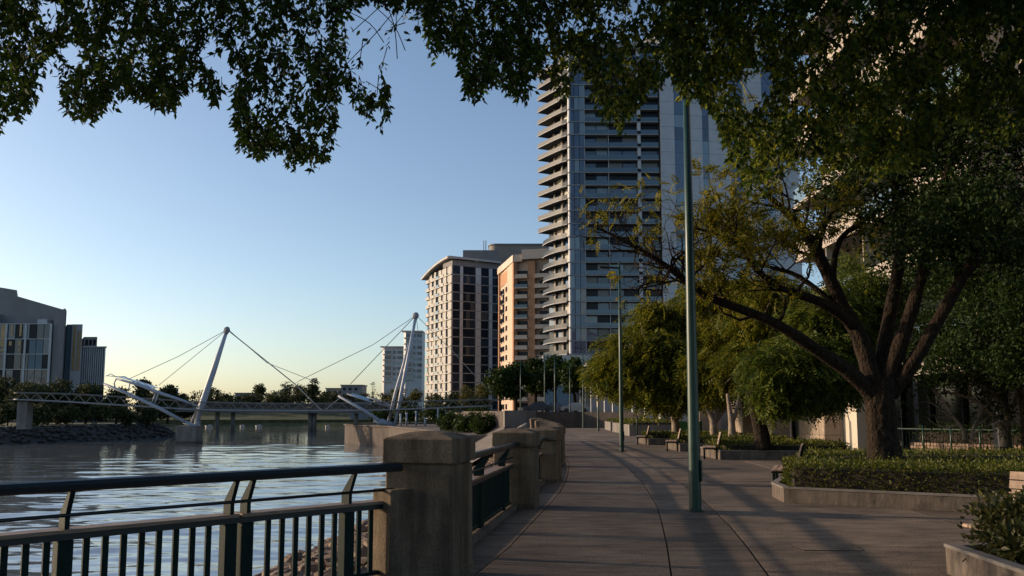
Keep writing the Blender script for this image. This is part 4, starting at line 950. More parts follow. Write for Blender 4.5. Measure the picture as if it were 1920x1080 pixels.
g_ = np.random.default_rng(3)
def far_tree(px, yt, wpx, Y, zb, m, label, group, n=1000, name='tree', leaf=None, **k):
    b = at(px, 700, Y); H = at(px, yt, Y).z - zb; Wd = wpx * Y / F
    return basic_tree(name, label, (b.x, Y, zb), H, Wd, m, g_, n=n, leaf=leaf or max(.30, Wd * .07), trunk=.03 * H, group=group, **k)
# left bank
lbt = [(8, 706, 70, 196, 'leafy tree at the left edge of the photo on the left bank'), (62, 716, 70, 190, 'tree in front of the dark glass hall on the left bank'), (112, 712, 60, 200, 'tree in front of the teal slotted block'), (165, 722, 60, 205, 'dark tree in front of the ribbed block'),
       (222, 728, 50, 206, 'dark tree below the left glass canopy of the footbridge'), (272, 712, 26, 222, 'slender tree rising above the footbridge truss, left of the mast arms'), (318, 722, 30, 226, 'small round tree just left of the leaning left mast'), (296, 736, 40, 215, 'low tree behind the struts of the left mast'), (340, 738, 34, 262, 'small tree behind the upper end of the left mast arm')]
for px, yt, w, Y, lb in lbt: far_tree(px, yt, w * 1.35, Y, -1.0, M['far_leaf'], lb, 'trees on the left bank', n=3200, leaf=.7, cz=.46, trunk_h=.3)
for i, (px, w, Y) in enumerate(((20, 60, 176), (75, 60, 178), (130, 60, 184), (185, 60, 190), (235, 50, 196), (280, 46, 205))):
    far_tree(px, 758 + (i % 3) * 3, w, Y, -1.0, M['far_leaf'], ['spreading shrub behind the rocks at the left edge', 'shrub behind the rocks, second from the left edge', 'shrub behind the rocks under the truss, third from the left', 'shrub behind the rocks under the truss, fourth from the left', 'shrub behind the rocks, second from their tip', 'shrub behind the rocks nearest their tip'][i], 'shrubs on the left bank', n=1600, leaf=.55, name='shrub', cat='shrub', cz=.45, trunk_h=.25)
# far bank skyline
fbt = [(398, 725, 36, 400, 'round tree on the far bank just right of the left mast'), (424, 738, 30, 410, 'low tree on the far bank right of the round one'), (466, 741, 34, 400, 'wide low tree on the far bank beside the domed house'), (487, 720, 24, 395, 'slender tree on the far bank, left of the twin tall ones'), (510, 735, 34, 400, 'bushy tree on the far bank left of the crossing cables'),
       (537, 716, 36, 390, 'tall tree on the far bank under the thick cable'), (562, 720, 28, 400, 'tree on the far bank where the cables cross'), (588, 709, 24, 385, 'tallest narrow tree on the far bank right of the cables'), (625, 734, 34, 420, 'tree in front of the low brown house'), (655, 738, 36, 400, 'tree in front of the low grey block'), (684, 736, 30, 390, 'tree right of the turquoise roof')]
for px, yt, w, Y, lb in fbt: far_tree(px, yt, w * 1.15, Y, 1.0, M['far_leaf'], lb, 'trees on the far bank', n=1800, leaf=.75, per=20)
thick = []
for i in range(12):
    px = 285 + i * 38 + g_.uniform(-8, 8); b_ = at(px, 752 + g_.uniform(-4, 4), 372 + (i % 3) * 6); thick += [(b_.x + g_.uniform(-3, 3), b_.y, b_.z + .6 - k_ * 1.8 + g_.uniform(-.8, 1.2), 5.5, 3, 2.4) for k_ in range(3)]
P, D, C_ = clumps(thick, 15000, 18, g_, .8, .3); tag(link_mesh('shore_thicket', leaf_mesh('shore_thicket', P, D + g_.normal(size=D.shape) * .7, g_.uniform(.5, 1.1, 15000), g_, CARD_V, CARD_F), M['far_leaf']), 'dark thicket of low trees along the far shore', kind='stuff')
far_tree(699, 716, 18, 330, 0, M['far_leaf'], 'narrow conifer left of the far towers', 'trees on the far bank', n=700, shape=1.3)
# right bank
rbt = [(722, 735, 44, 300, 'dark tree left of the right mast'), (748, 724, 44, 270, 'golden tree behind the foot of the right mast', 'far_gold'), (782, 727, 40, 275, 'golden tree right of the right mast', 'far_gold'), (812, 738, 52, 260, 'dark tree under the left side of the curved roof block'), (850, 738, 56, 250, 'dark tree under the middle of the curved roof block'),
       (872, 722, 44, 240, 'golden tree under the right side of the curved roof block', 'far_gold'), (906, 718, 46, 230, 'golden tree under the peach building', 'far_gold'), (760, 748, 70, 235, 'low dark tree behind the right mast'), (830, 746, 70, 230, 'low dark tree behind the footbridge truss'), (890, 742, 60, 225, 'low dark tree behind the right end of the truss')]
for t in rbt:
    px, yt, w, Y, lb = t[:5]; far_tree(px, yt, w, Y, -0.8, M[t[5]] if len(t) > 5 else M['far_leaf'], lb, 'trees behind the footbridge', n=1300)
for i, (px, yt, w, Y) in enumerate(((722, 770, 60, 200), (770, 764, 60, 195), (815, 764, 60, 190), (865, 764, 60, 185), (905, 762, 60, 172), (925, 772, 50, 150))):
    far_tree(px, yt, w, Y, -0.8, M['ever'], ['dark shrub left of the mast foot', 'dark shrub behind the slim posts, nearest the mast', 'dark shrub behind the slim posts, middle', 'dark shrub behind the concrete bridge column', 'dark shrub right of the concrete bridge column', 'dark shrub below the right bridge end'][i], 'dark shrubs under the footbridge', n=1300, name='shrub', cat='shrub', cz=.45)
st = [(938, 688, 56, 146, 'dark street tree at the right end of the footbridge'), (968, 680, 60, 150, 'dark street tree in front of the peach building'), (1004, 672, 60, 156, 'dark street tree left of the glass tower podium'), (1040, 668, 64, 150, 'dark street tree under the balconies of the glass tower'), (1078, 674, 60, 140, 'dark street tree beside the colonnade'), (1108, 690, 50, 150, 'dark street tree behind the feathery trees')]
for px, yt, w, Y, lb in st: far_tree(px, yt, w, Y, 1.6, M['ever'], lb, 'dark trees along the raised street', n=4200, leaf=.55, cz=.58, name='street_tree', trunk_h=.4)
for i, (bx_, Y, w) in enumerate(((-5.6, 108, 5.0), (-3.2, 99.5, 4.2), (-8.0, 116, 5.0))):
    b = V(bx_, 0, 0); basic_tree('shrub', ['hanging dark shrub on the slope left of the retaining wall', 'smaller dark shrub nearest the retaining wall', 'dark shrub on the slope farthest from the wall'][i], (b.x, Y, -1.3), 2.9, w, M['ever'], g_, n=2200, leaf=.30, trunk=.08, group='shrubs on the bank slope', cat='shrub', cz=.5)

# ---- feathery trees in the planters
def frond_tree(name, label, trunks, blobs_px, m, n, size, seed, barkm, group=None, per=10, droop=.55):
    rng = np.random.default_rng(seed); base = trunks[0][0][0]; o = empty(name, base, label, 'tree', group); tm = MB()
    for pts, rad in trunks: p, r = spline(pts, rad, 5); tm.tube(p, r, 9)
    bl = []
    for (px, py, Y, rx, rz) in blobs_px: c = at(px, py, Y); bl.append((c.x, c.y, c.z, rx, rx * .95, rz))
    ends = [t[0][-1] for t in trunks]
    for b in bl:
        c = Vector(b[:3]); e = min(ends, key=lambda q: (q - c).length)
        p, r = spline([e, e.lerp(c, .5) + V(0, 0, .25), c + V(0, 0, b[5] * .3)], [.07, .05, .02], 4); tm.tube(p, r, 6)
        for k in range(5):
            q = c + Vector(rng.normal(size=3)) * b[3] * .55; tm.tube([e.lerp(c, .7), e.lerp(c, .7).lerp(q, .5) + V(0, 0, .15), q], [.03, .02, .006], 4)
    tm.build('trunk', barkm, o, smooth=True)
    P, D, C = clumps(bl, n, per, rng, sig=size * .5, shell=.5)
    D = D * .9 + rng.normal(size=D.shape) * .33; D[:, 2] = D[:, 2] * .5 - droop
    crown(o, 'crown', P, D, size * rng.uniform(.7, 1.2, n), m, rng, FROND_V, FROND_F, up=1.6)
    return o
def gp(px, py, Y): return at(px, py, Y)
b = gp(1266, 816, 46)
frond_tree('feathery_tree', 'leftmost feathery tree, its yellow green crown reaching over the promenade', [([gp(1268, 816, 46), gp(1266, 790, 46), gp(1256, 765, 46), gp(1242, 745, 46)], [.26, .2, .16, .12]), ([gp(1266, 790, 46), gp(1280, 765, 46), gp(1296, 742, 46)], [.16, .13, .1])],
           [(1165, 695, 45, 1.55, .95), (1135, 702, 45, .8, .55), (1205, 650, 45, 1.6, 1.0), (1235, 720, 44, 1.5, 1.0), (1190, 718, 45, 1.1, .6), (1265, 615, 46, 1.6, 1.1), (1255, 670, 44, 1.6, 1.1), (1300, 655, 46, 1.5, 1.2), (1300, 590, 47, 1.3, .9), (1255, 742, 45, .9, .5), (1305, 720, 46, 1.2, 1.0), (1345, 620, 47, 1.5, 1.2), (1215, 695, 44, 1.6, 1.1), (1280, 690, 44, 1.4, 1.1), (1230, 600, 46, 1.2, .8), (1330, 670, 45, 1.3, 1.0)], M['jaca'], 10500, .66, 5, M['bark_pale'], 'feathery trees in the planters')
frond_tree('feathery_tree', 'feathery tree with pale forked stems, second from the left', [([gp(1338, 822, 42), gp(1337, 790, 42), gp(1326, 765, 42), gp(1316, 742, 42)], [.2, .17, .1, .07]), ([gp(1338, 795, 42), gp(1346, 765, 42), gp(1350, 740, 42)], [.12, .09, .07]), ([gp(1338, 795, 42), gp(1360, 765, 42), gp(1372, 742, 42)], [.1, .08, .06])],
           [(1340, 690, 42, 1.3, .8), (1370, 640, 43, 1.6, 1.2), (1330, 560, 44, 1.3, .8), (1385, 580, 44, 1.5, 1.0), (1340, 735, 42, .8, .35)], M['jaca'], 3200, .62, 6, M['bark_pale'], 'feathery trees in the planters')
frond_tree('feathery_tree', 'feathery tree with a pale twisted stem, third from the left', [([gp(1373, 824, 39), gp(1372, 792, 39), gp(1368, 765, 39), gp(1364, 738, 39)], [.19, .15, .1, .07]), ([gp(1372, 795, 39), gp(1381, 770, 39), gp(1386, 742, 39)], [.11, .08, .06])],
           [(1400, 680, 40, 1.3, .9), (1430, 600, 41, 1.5, 1.0), (1430, 545, 42, 1.4, .8), (1470, 560, 41, 1.3, .8), (1460, 630, 40, 1.2, .9)], M['jaca'], 3200, .60, 8, M['bark_pale'], 'feathery trees in the planters')
frond_tree('feathery_tree', 'green feathery tree with a dark leaning trunk and drooping fronds left of the big trunk', [([gp(1432, 842, 31), gp(1425, 800, 31), gp(1416, 765, 31), gp(1408, 735, 31)], [.3, .26, .22, .16]), ([gp(1424, 800, 31), gp(1440, 765, 31), gp(1462, 735, 31)], [.2, .16, .1])],
           [(1470, 690, 30, 1.1, .75), (1520, 705, 30, 1.1, .8), (1570, 720, 30, .8, .6), (1450, 735, 30, .6, .5), (1500, 660, 31, 1.0, .6), (1560, 670, 31, .9, .6), (1600, 640, 32, .9, .7), (1490, 745, 30, .6, .4), (1550, 590, 32, 1.2, .8), (1610, 560, 33, 1.0, .7)], M['jaca_green'], 5600, .52, 9, M['bark'], 'feathery trees in the planters')

# ---- the big tree in the hedge planter
YT = 20.0; rng = np.random.default_rng(17)
tb0 = V(at(1657, 868, YT).x, YT, 0.2)
big = empty('big_tree', tb0, 'big dark spreading tree with a rough trunk rising from the hedge planter', 'tree'); tm = MB(); tips = []; tips_d = []
def P3(px, py, dy=0.0): return at(px, py, YT + dy)
def limb(pts, rad, k=5):
    p, r = spline([P3(*q) for q in pts], rad, k); tm.tube(p, [a * (1 + .06 * math.sin(i * 1.7)) for i, a in enumerate(r)], 10); return p, r
def ridged(pts, rad, n=34, k=9):                      # trunk with furrowed bark
    p, r = spline([P3(*q) for q in pts], rad, k); v0 = len(tm.v); tm.tube(p, r, n, caps=False)
    for j in range(len(p)):
        for i in range(n):
            a = i / n * 6.283; q = Vector(tm.v[v0 + j * n + i]); h = j * .35
            d = .030 * math.sin(a * 9 + 1.2 * math.sin(h) + .7 * math.sin(h * 2.3)) + .022 * math.sin(a * 17 + 2 * math.sin(h * 1.7 + a)) + .05 * math.sin(a * 3 + h * .3) + rng.normal() * .008
            tm.v[v0 + j * n + i] = tuple(q + (q - p[j]) * d * 1.3)
ridged([(1657, 880, 0), (1656, 850, 0), (1652, 800, 0), (1650, 755, 0), (1648, 712, 0)], [.44, .36, .31, .31, .35])
A, Ar = limb([(1640, 745, 0), (1595, 700, -.2), (1530, 655, -.5), (1455, 607, -.8), (1390, 580, -1.0), (1335, 560, -1.2), (1290, 530, -1.4), (1258, 505, -1.5), (1205, 470, -1.6), (1160, 447, -1.6), (1115, 425, -1.6)], [0.200, 0.170, 0.141, 0.111, 0.092, 0.085, 0.078, 0.067, 0.048, 0.030, 0.015])
B, Br = limb([(1640, 730, 0), (1615, 640, .2), (1580, 575, .4), (1540, 490, .3), (1505, 430, .1), (1460, 385, 0), (1420, 350, -.2)], [0.237, 0.200, 0.163, 0.141, 0.111, 0.074, 0.037])
B2, B2r = limb([(1600, 610, .2), (1545, 570, -.2), (1480, 545, -.6), (1425, 512, -.8), (1385, 462, -1), (1340, 438, -1.1), (1290, 425, -1.2)], [0.133, 0.111, 0.089, 0.067, 0.052, 0.037, 0.015])
C, Cr = limb([(1650, 730, 0), (1660, 640, .3), (1678, 540, .5), (1690, 450, .7), (1680, 370, .8), (1672, 300, .8)], [0.222, 0.163, 0.141, 0.122, 0.096, 0.059])
D, Dr = limb([(1656, 730, 0), (1690, 640, -.2), (1722, 540, -.3), (1748, 440, -.4), (1768, 350, -.5), (1800, 270, -.6), (1848, 180, -.6)], [0.207, 0.163, 0.133, 0.118, 0.104, 0.081, 0.044])
E, Er = limb([(1668, 740, 0), (1712, 680, -.3), (1765, 590, -.6), (1815, 505, -.9), (1868, 440, -1.1), (1905, 385, -1.3), (1960, 300, -1.5)], [0.185, 0.155, 0.133, 0.118, 0.096, 0.081, 0.052])
Fl, Fr = limb([(1560, 535, .4), (1575, 450, .9), (1640, 400, 1.2), (1668, 370, 1.3)], [0.089, 0.067, 0.052, 0.030])
H_, Hr = limb([(1590, 590, .3), (1500, 520, .6), (1440, 500, .7), (1380, 480, .7), (1300, 470, .6)], [0.074, 0.059, 0.044, 0.033, 0.015])
def side(Lp, Lr, n, t0, ln, lev, upb, bucket, wig=.26):
    for k in range(n):
        i = int(len(Lp) * rng.uniform(t0, .98)); i = min(i, len(Lp) - 2); t = (Lp[i + 1] - Lp[i]).normalized()
        d = t * .55 + Vector(rng.normal(size=3)) * .6 + V(0, 0, upb); grow(tm, Lp[i], d, ln * rng.uniform(.6, 1.25), max(.012, Lr[i] * .42), lev, rng, bucket, wig, .07, (2, 4))
side(A, Ar, 14, .42, 1.25, 2, .55, tips); side(A, Ar, 22, .70, 1.0, 2, .45, tips, .34); side(A, Ar, 6, .25, .9, 1, .1, tips)
side(B2, B2r, 20, .3, 1.1, 2, .5, tips); side(H_, Hr, 16, .3, 1.0, 2, .4, tips); side(B, Br, 14, .45, 1.3, 2, .3, tips)
side(Fl, Fr, 9, .2, 1.0, 2, .3, tips); side(C, Cr, 14, .45, 1.5, 2, .2, tips_d); side(D, Dr, 8, .4, 1.4, 2, .2, tips_d); side(E, Er, 8, .4, 1.4, 2, .2, tips_d)
tm.build('trunk', M['bark'], big, smooth=True)
tips = [t for t in tips if on_screen(t[0])[0] > 1085]; TP = np.array([t[0] for t in tips]); TD = np.array([t[1] for t in tips])
left = TP[:, 0] < at(1290, 500, 19).x                 # the outer left twigs are almost bare
keep = rng.random(len(TP)) < np.where(left, .10, .7); TP, TD = TP[keep], TD[keep]
NFr = 2300; rep = rng.integers(0, len(TP), NFr); Pp = TP[rep] + rng.normal(size=(NFr, 3)) * .08
Dd = TD[rep] * .6 + rng.normal(size=(NFr, 3)) * .5; Dd[:, 2] -= .35
crown(big, 'feathery_foliage', Pp, Dd, rng.uniform(.18, .36, NFr), M['jaca_gold'], rng, FROND_V, FROND_F, up=1.5)
TP = np.array([t[0] for t in tips_d]); rep = rng.integers(0, len(TP), 30000); Pp = TP[rep] + rng.normal(size=(30000, 3)) * .38
crown(big, 'crown', Pp, down(rng.normal(size=(30000, 3)), .5), rng.uniform(.08, .15, 30000), M['ever'], rng)

# ---- dense evergreens behind the big tree on the right
def ever_tree(label, base, trunk_pts, blobs_px, n, leaf, seed, m=M['ever'], barkm=M['bark'], name='evergreen_tree'):
    rr = np.random.default_rng(seed); o = empty(name, base, label, 'tree', 'dense evergreen trees on the right'); t_ = MB(); bl = []
    p, r = spline(trunk_pts[0], trunk_pts[1], 4); t_.tube(p, r, 9)
    for (px, py, Y, rx, rz) in blobs_px:
        c = at(px, py, Y); bl.append((c.x, c.y, c.z, rx, rx, rz)); e = p[-1]
        t_.tube(spline([e, e.lerp(c, .5) + V(0, 0, .3), c], None, 4), [.09, .085, .08, .07, .06, .05, .04, .03, .02], 6)
        for k in range(5): q = c + Vector(rr.normal(size=3)) * rx * .5; t_.tube([e.lerp(c, .75), q], [.03, .008], 4)
    t_.build('trunk', barkm, o, smooth=True)
    P, D, C_ = clumps(bl, n, 22, rr, sig=.20, shell=.35); crown(o, 'crown', P, down(D * .4 + rr.normal(size=D.shape), .35), leaf * rr.uniform(.7, 1.25, n), m, rr)
    return o
ever_tree('dense dark evergreen filling the right edge behind the big tree', V(16.4, 28, 0), ([V(16.4, 28, -.1), V(16.3, 28, 2), V(16.1, 28, 3.6)], [.3, .24, .2]),
          [(1860, 640, 27, 1.5, 1.0), (1900, 560, 28, 1.7, 1.2), (1800, 600, 29, 1.5, 1.1), (1840, 500, 29, 1.5, 1.1), (1770, 680, 28, 1.1, .7), (1920, 440, 28, 1.6, 1.3), (1850, 400, 30, 1.4, 1.1), (1780, 510, 30, 1.2, 1.0), (1930, 680, 26, 1.3, .7), (1740, 640, 30, .9, .8), (1980, 560, 27, 1.8, 1.6)], 42000, .13, 31)
ever_tree('olive toned evergreen between the limbs of the big tree', V(13.6, 32, 0), ([V(13.6, 32, -.1), V(13.5, 32, 2.4), V(13.4, 32, 4)], [.22, .18, .14]),
          [(1700, 620, 32, 1.2, 1.0), (1640, 560, 33, 1.1, .8), (1720, 520, 33, 1.2, 1.0), (1660, 660, 31, .8, .6), (1760, 430, 34, 1.4, 1.1), (1610, 530, 33, .9, .6), (1590, 500, 34, .8, .5)], 16000, .13, 32, M['jaca_green'])
# small pale-stemmed tree by the fence
rr = np.random.default_rng(44); fb0 = V(at(1880, 830, 29).x, 29, .1); o = empty('pale_stemmed_tree', fb0, 'low tree with pale forking stems behind the green fence', 'tree'); t_ = MB(); tp = []
for pts, rad in (([(1884, 838), (1882, 812), (1874, 795), (1850, 768), (1815, 745), (1770, 735)], [.15, .13, .10, .08, .06, .03]), ([(1884, 815), (1888, 780), (1870, 740), (1850, 700)], [.1, .08, .06, .04]), ([(1882, 812), (1862, 785), (1848, 765)], [.07, .06, .05]), ([(1886, 810), (1896, 770), (1915, 720)], [.1, .07, .04]), ([(1808, 825), (1806, 806), (1790, 785), (1775, 762)], [.08, .07, .05, .03]), ([(1822, 826), (1826, 800), (1842, 770)], [.07, .05, .03])):
    p, r = spline([at(a, b, 29) for a, b in pts], rad, 4); t_.tube(p, r, 8)
    for k in range(4): grow(t_, p[-1 - k * 2], (p[-1] - p[-2]) + V(*(rr.normal(size=3) * .1)) + V(0, 0, .05), 1.0, .035, 1, rr, tp, .25, .2)
t_.build('trunk', M['bark_pale'], o, smooth=True)
TP = np.array([t[0] for t in tp]); rep = rr.integers(0, len(TP), 2600); crown(o, 'crown', TP[rep] + rr.normal(size=(2600, 3)) * .3, down(rr.normal(size=(2600, 3)), .4), rr.uniform(.1, .17, 2600), M['ever'], rr)

# ---- overhanging fig: trunk out of the frame on the right, limbs over the camera, sprays hanging into view
YB_ = [(-160, 262), (0, 255), (25, 232), (62, 203), (76, 165), (86, 128), (108, 112), (116, 175), (124, 218), (145, 232), (188, 226), (205, 192), (240, 193), (275, 205), (305, 203), (328, 212), (345, 172), (362, 158), (382, 185), (402, 214), (416, 210), (424, 118), (432, 150), (438, 262), (455, 290), (490, 300), (520, 285), (540, 322), (576, 331), (605, 312), (627, 270), (634, 195), (652, 165), (680, 214), (702, 238), (726, 248), (730, 130), (742, 110), (760, 88), (768, 35), (778, 40), (792, 92), (806, 108), (830, 105), (848, 92), (862, 145), (882, 205), (902, 190), (930, 165), (952, 190), (985, 195), (1010, 150), (1025, 122), (1040, 185), (1060, 190), (1085, 150), (1110, 172), (1132, 235), (1170, 246), (1200, 205), (1230, 165), (1250, 132), (1275, 186), (1312, 198), (1340, 215), (1366, 300), (1400, 350), (1440, 362), (1470, 330), (1520, 312), (1580, 330), (1640, 345), (1690, 322), (1740, 300), (1780, 245), (1830, 262), (1880, 272), (1920, 255), (2100, 300)]
GAPS = [(95, 18, 24, .95), (135, 92, 20, .9), (400, 95, 30, .8), (428, 130, 22, .9), (705, 60, 58, .88), (748, 115, 30, .95), (765, 30, 26, .85), (690, 150, 30, .7), (655, 110, 20, .6), (455, 75, 22, .6), (1420, 145, 26, .9), (1400, 175, 20, .8), (1800, 250, 40, .65), (1870, 210, 40, .5), (1640, 120, 30, .5), (1560, 40, 22, .6), (230, 85, 14, .6), (1015, 60, 16, .6), (1060, 120, 30, .45), (1240, 80, 20, .5), (1500, 180, 22, .6), (1330, 60, 18, .6), (1720, 60, 24, .6), (1790, 130, 24, .6), (1590, 230, 22, .6), (1680, 190, 26, .6), (1480, 90, 18, .5), (1870, 60, 22, .5), (1550, 130, 18, .6)]
gx, gy = [a for a, b in YB_], [b for a, b in YB_]
rf_ = np.random.default_rng(77)
ft0 = V(8.2, 3.4, 0); fig = empty('overhanging_fig', ft0, 'dark leafy branches hanging into the top of the photo', 'tree')
LP, LD, LS = [], [], []; tw = MB(); limbs_px = []
def spray(px, py, Y, npx, lean, size, twig=True):
    nl = max(4, int(npx / 4.6)); x, y = px, py; vx = lean; q = [at(x, y, Y)]; cut = 2 + abs(rf_.normal()) * 24 - (16 if rf_.random() < .12 else 0)
    for i in range(nl):
        vx += rf_.normal() * .12; s = npx / nl; x += vx * s * .55; y += s * (.86 - .2 * abs(vx)); Yk = Y + rf_.normal() * .05
        if y > np.interp(x, gx, gy) - cut: break
        if any((x - a) ** 2 + (y - b) ** 2 < (c * 1.0) ** 2 and rf_.random() < d for a, b, c, d in GAPS): continue
        p = at(x, y, Yk); q.append(p); sgn = 1 if i % 2 else -1
        for rep in range(1 if rf_.random() < .6 else 2):
            LP.append(p + Vector(rf_.normal(size=3)) * .015); LD.append((sgn * rf_.uniform(.1, .9) + vx * .4, rf_.normal() * .5, -rf_.uniform(.25, 1.1))); LS.append(size * rf_.uniform(.65, 1.2))
    if twig and len(q) > 2: tw.tube(q, [.007] + [.005] * (len(q) - 2) + [.002], 3, caps=False)
def fill(x0, x1, y0, n, Ya, Yb, size, depth_n=0.6):
    k = 0
    while k < n:
        x = rf_.uniform(x0, x1); yb = np.interp(x, gx, gy); y = rf_.uniform(y0, yb - 8)
        cx, cy = x / 46.0, y / 40.0                    # clumping: denser and sparser patches
        dens = .5 + .5 * math.sin(cx * 1.7 + 1.3 * math.sin(cy * 1.1 + 2)) * math.sin(cy * 1.3 + 1.1 * math.sin(cx * .9))
        edge = min(1, (yb - y) / 90); 
        if rf_.random() > .30 + .70 * max(dens, .75 * edge): continue
        if any((x - a) ** 2 + (y - b) ** 2 < c * c and rf_.random() < d for a, b, c, d in GAPS): k += .3; continue
        Y = rf_.uniform(Ya, Yb); spray(x, y, Y, rf_.uniform(24, 62), rf_.normal() * .5, size * (Y / ((Ya + Yb) / 2)) ** .3, twig=rf_.random() < .85); k += 1
fill(-150, 770, -200, 2350, 8.3, 11.2, .092); fill(770, 1260, -200, 1500, 8.6, 11.5, .090); fill(1250, 2080, -220, 4300, 9.5, 13.0, .105)
# silhouetted tips along the lower edge
for i in range(420):
    x = rf_.uniform(0, 1260); yb = np.interp(x, gx, gy); spray(x + rf_.normal() * 8, yb - rf_.uniform(20, 75), rf_.uniform(8.5, 11), 60, rf_.normal() * .8, .085)
def sun_paint_zone(P): s = on_screen(P); return 1030 < s[0] < 1260 or (1240 < s[0] and s[1] > 20)
gz = np.array([sun_paint_zone(p) and rf_.random() < .5 for p in LP]); LP = np.array(LP); LD = np.array(LD); LS = np.array(LS)  # half of these leaves get sunlight painted in by a brighter colour
crown(fig, 'crown', LP[~gz], LD[~gz], LS[~gz], M['fig'], rf_); crown(fig, 'sun_painted_foliage', LP[gz], LD[gz], LS[gz], M['fig_sun_and_fallen'], rf_)
# unseen crown outside the frame, above, left and behind the camera, added for shade
bl = [(-13.0, 12.5, 6.6, 4.2, 3.5, 2.2), (-16, 9, 7.2, 4, 4, 2.2), (-7, 4, 8.0, 5, 3, 1.6), (0, 3, 8.4, 5, 3.5, 1.5), (7, 5, 8.6, 5, 4, 1.8), (9, 10, 9.8, 5, 4, 1.6), (13, 8, 7.6, 3.5, 4, 1.8), (-7, -5, 6.6, 4.5, 4, 2.2), (0, -7, 6.4, 5, 4, 2.4), (7, -5, 6.4, 5, 4, 2.4), (13, -3, 6.2, 4, 4, 2.2), (3, -1.5, 8.2, 5, 3, 1.8)]
P, D, C_ = clumps(bl, 44000, 30, rf_, .35, .3); ok = np.array([(on_screen(p)[1] < -25 or p[1] < 1.0 or on_screen(p)[0] < -60 or on_screen(p)[0] > 2000) for p in P]); P, D = P[ok], D[ok]
crown(fig, 'unseen_shade_crown', P, down(rf_.normal(size=P.shape), .6), rf_.uniform(.12, .22, len(P)), M['fig'], rf_)
for pts, rad in (([(8.2, 3.4, -.1), (8.1, 3.4, 2.2), (7.8, 3.6, 4.2)], [.6, .45, .42]), ([(7.8, 3.6, 4.0), (6, 6, 6.6), (2.5, 8.6, 7.6), (-2, 9.6, 7.4), (-6.5, 9.8, 6.9), (-12, 11, 6.6)], [.35, .26, .2, .14, .09, .04]),
                 ([(7.8, 3.6, 4.0), (8.2, 7, 6.6), (8.2, 10.5, 7.4), (6.5, 12, 7.5)], [.3, .22, .15, .08]), ([(7.8, 3.6, 4.2), (4, 3.5, 7.2), (-3, 3.5, 8), (-10, 6, 7.4)], [.3, .22, .16, .06]), ([(2.5, 8.6, 7.6), (.5, 9.6, 7.2), (-1.5, 9.9, 6.4)], [.12, .07, .02])):
    p, r = spline(pts, rad, 5); tw.tube(p, r, 10)
for (a, b, c, d, Y) in ((745, -20, 660, 60, 9.6), (715, -10, 745, 110, 9.4), (700, 10, 760, 95, 9.8), (430, 60, 440, 130, 9.5), (650, 20, 720, 80, 9.7), (740, 20, 650, 120, 9.3), (1500, 250, 1450, 330, 12), (1390, 150, 1420, 240, 11)):
    m1 = at((a + c) / 2 + 8, (b + d) / 2 - 6, Y); tw.tube(spline([at(a, b, Y), m1, at(c, d, Y)], None, 4), .005, 4, caps=False)
tw.build('branches', M['bark'], fig, smooth=True)
# ================================================================ planters, hedges, benches
rh = np.random.default_rng(91)
def inset(poly, d):
    c = sum((Vector(p) for p in poly), Vector((0, 0))) / len(poly); out = []
    n = len(poly)
    for i in range(n):
        a, b, e = Vector(poly[i - 1]), Vector(poly[i]), Vector(poly[(i + 1) % n])
        u1 = (b - a).normalized(); u2 = (e - b).normalized(); n1 = Vector((-u1.y, u1.x)); n2 = Vector((-u2.y, u2.x))
        if n1.dot(c - b) < 0: n1 = -n1
        if n2.dot(c - b) < 0: n2 = -n2
        k = (n1 + n2); k = k / max(.35, k.length_squared / 2) if k.length > 1e-6 else n1
        out.append(tuple(b + k * d))
    return out
def planter(name, label, poly, h, t=.11, m=None, cap=True):
    c = sum((Vector(p) for p in poly), Vector((0, 0))) / len(poly); o = empty(name, (c.x, c.y, 0), label, 'planter', 'concrete planters on the promenade')
    ins = inset(poly, t); n = len(poly)
    for i in range(n):
        j = (i + 1) % n; w = MB(); w.prism([poly[i], poly[j], ins[j], ins[i]], .001, h); w.build('wall', m or M['kerb'], o)
        if cap: w = MB(); pi, pj = inset([poly[k] for k in range(n)], -.012), ins; w.prism([pi[i], pi[j], inset(poly, t + .012)[j], inset(poly, t + .012)[i]], h + .001, h + .035); w.build('coping', M['concrete'], o)
    MB().prism(inset(poly, t + .002), 0.002, h - .05).build('soil', M['soil'], o)
    return o
def tri_area(poly): return abs(sum(poly[i][0] * poly[(i + 1) % len(poly)][1] - poly[(i + 1) % len(poly)][0] * poly[i][1] for i in range(len(poly)))) / 2
def pip(x, y, poly):
    r = False; j = len(poly) - 1
    for i in range(len(poly)):
        if (poly[i][1] > y) != (poly[j][1] > y) and x < (poly[j][0] - poly[i][0]) * (y - poly[i][1]) / (poly[j][1] - poly[i][1] + 1e-12) + poly[i][0]: r = not r
        j = i
    return r
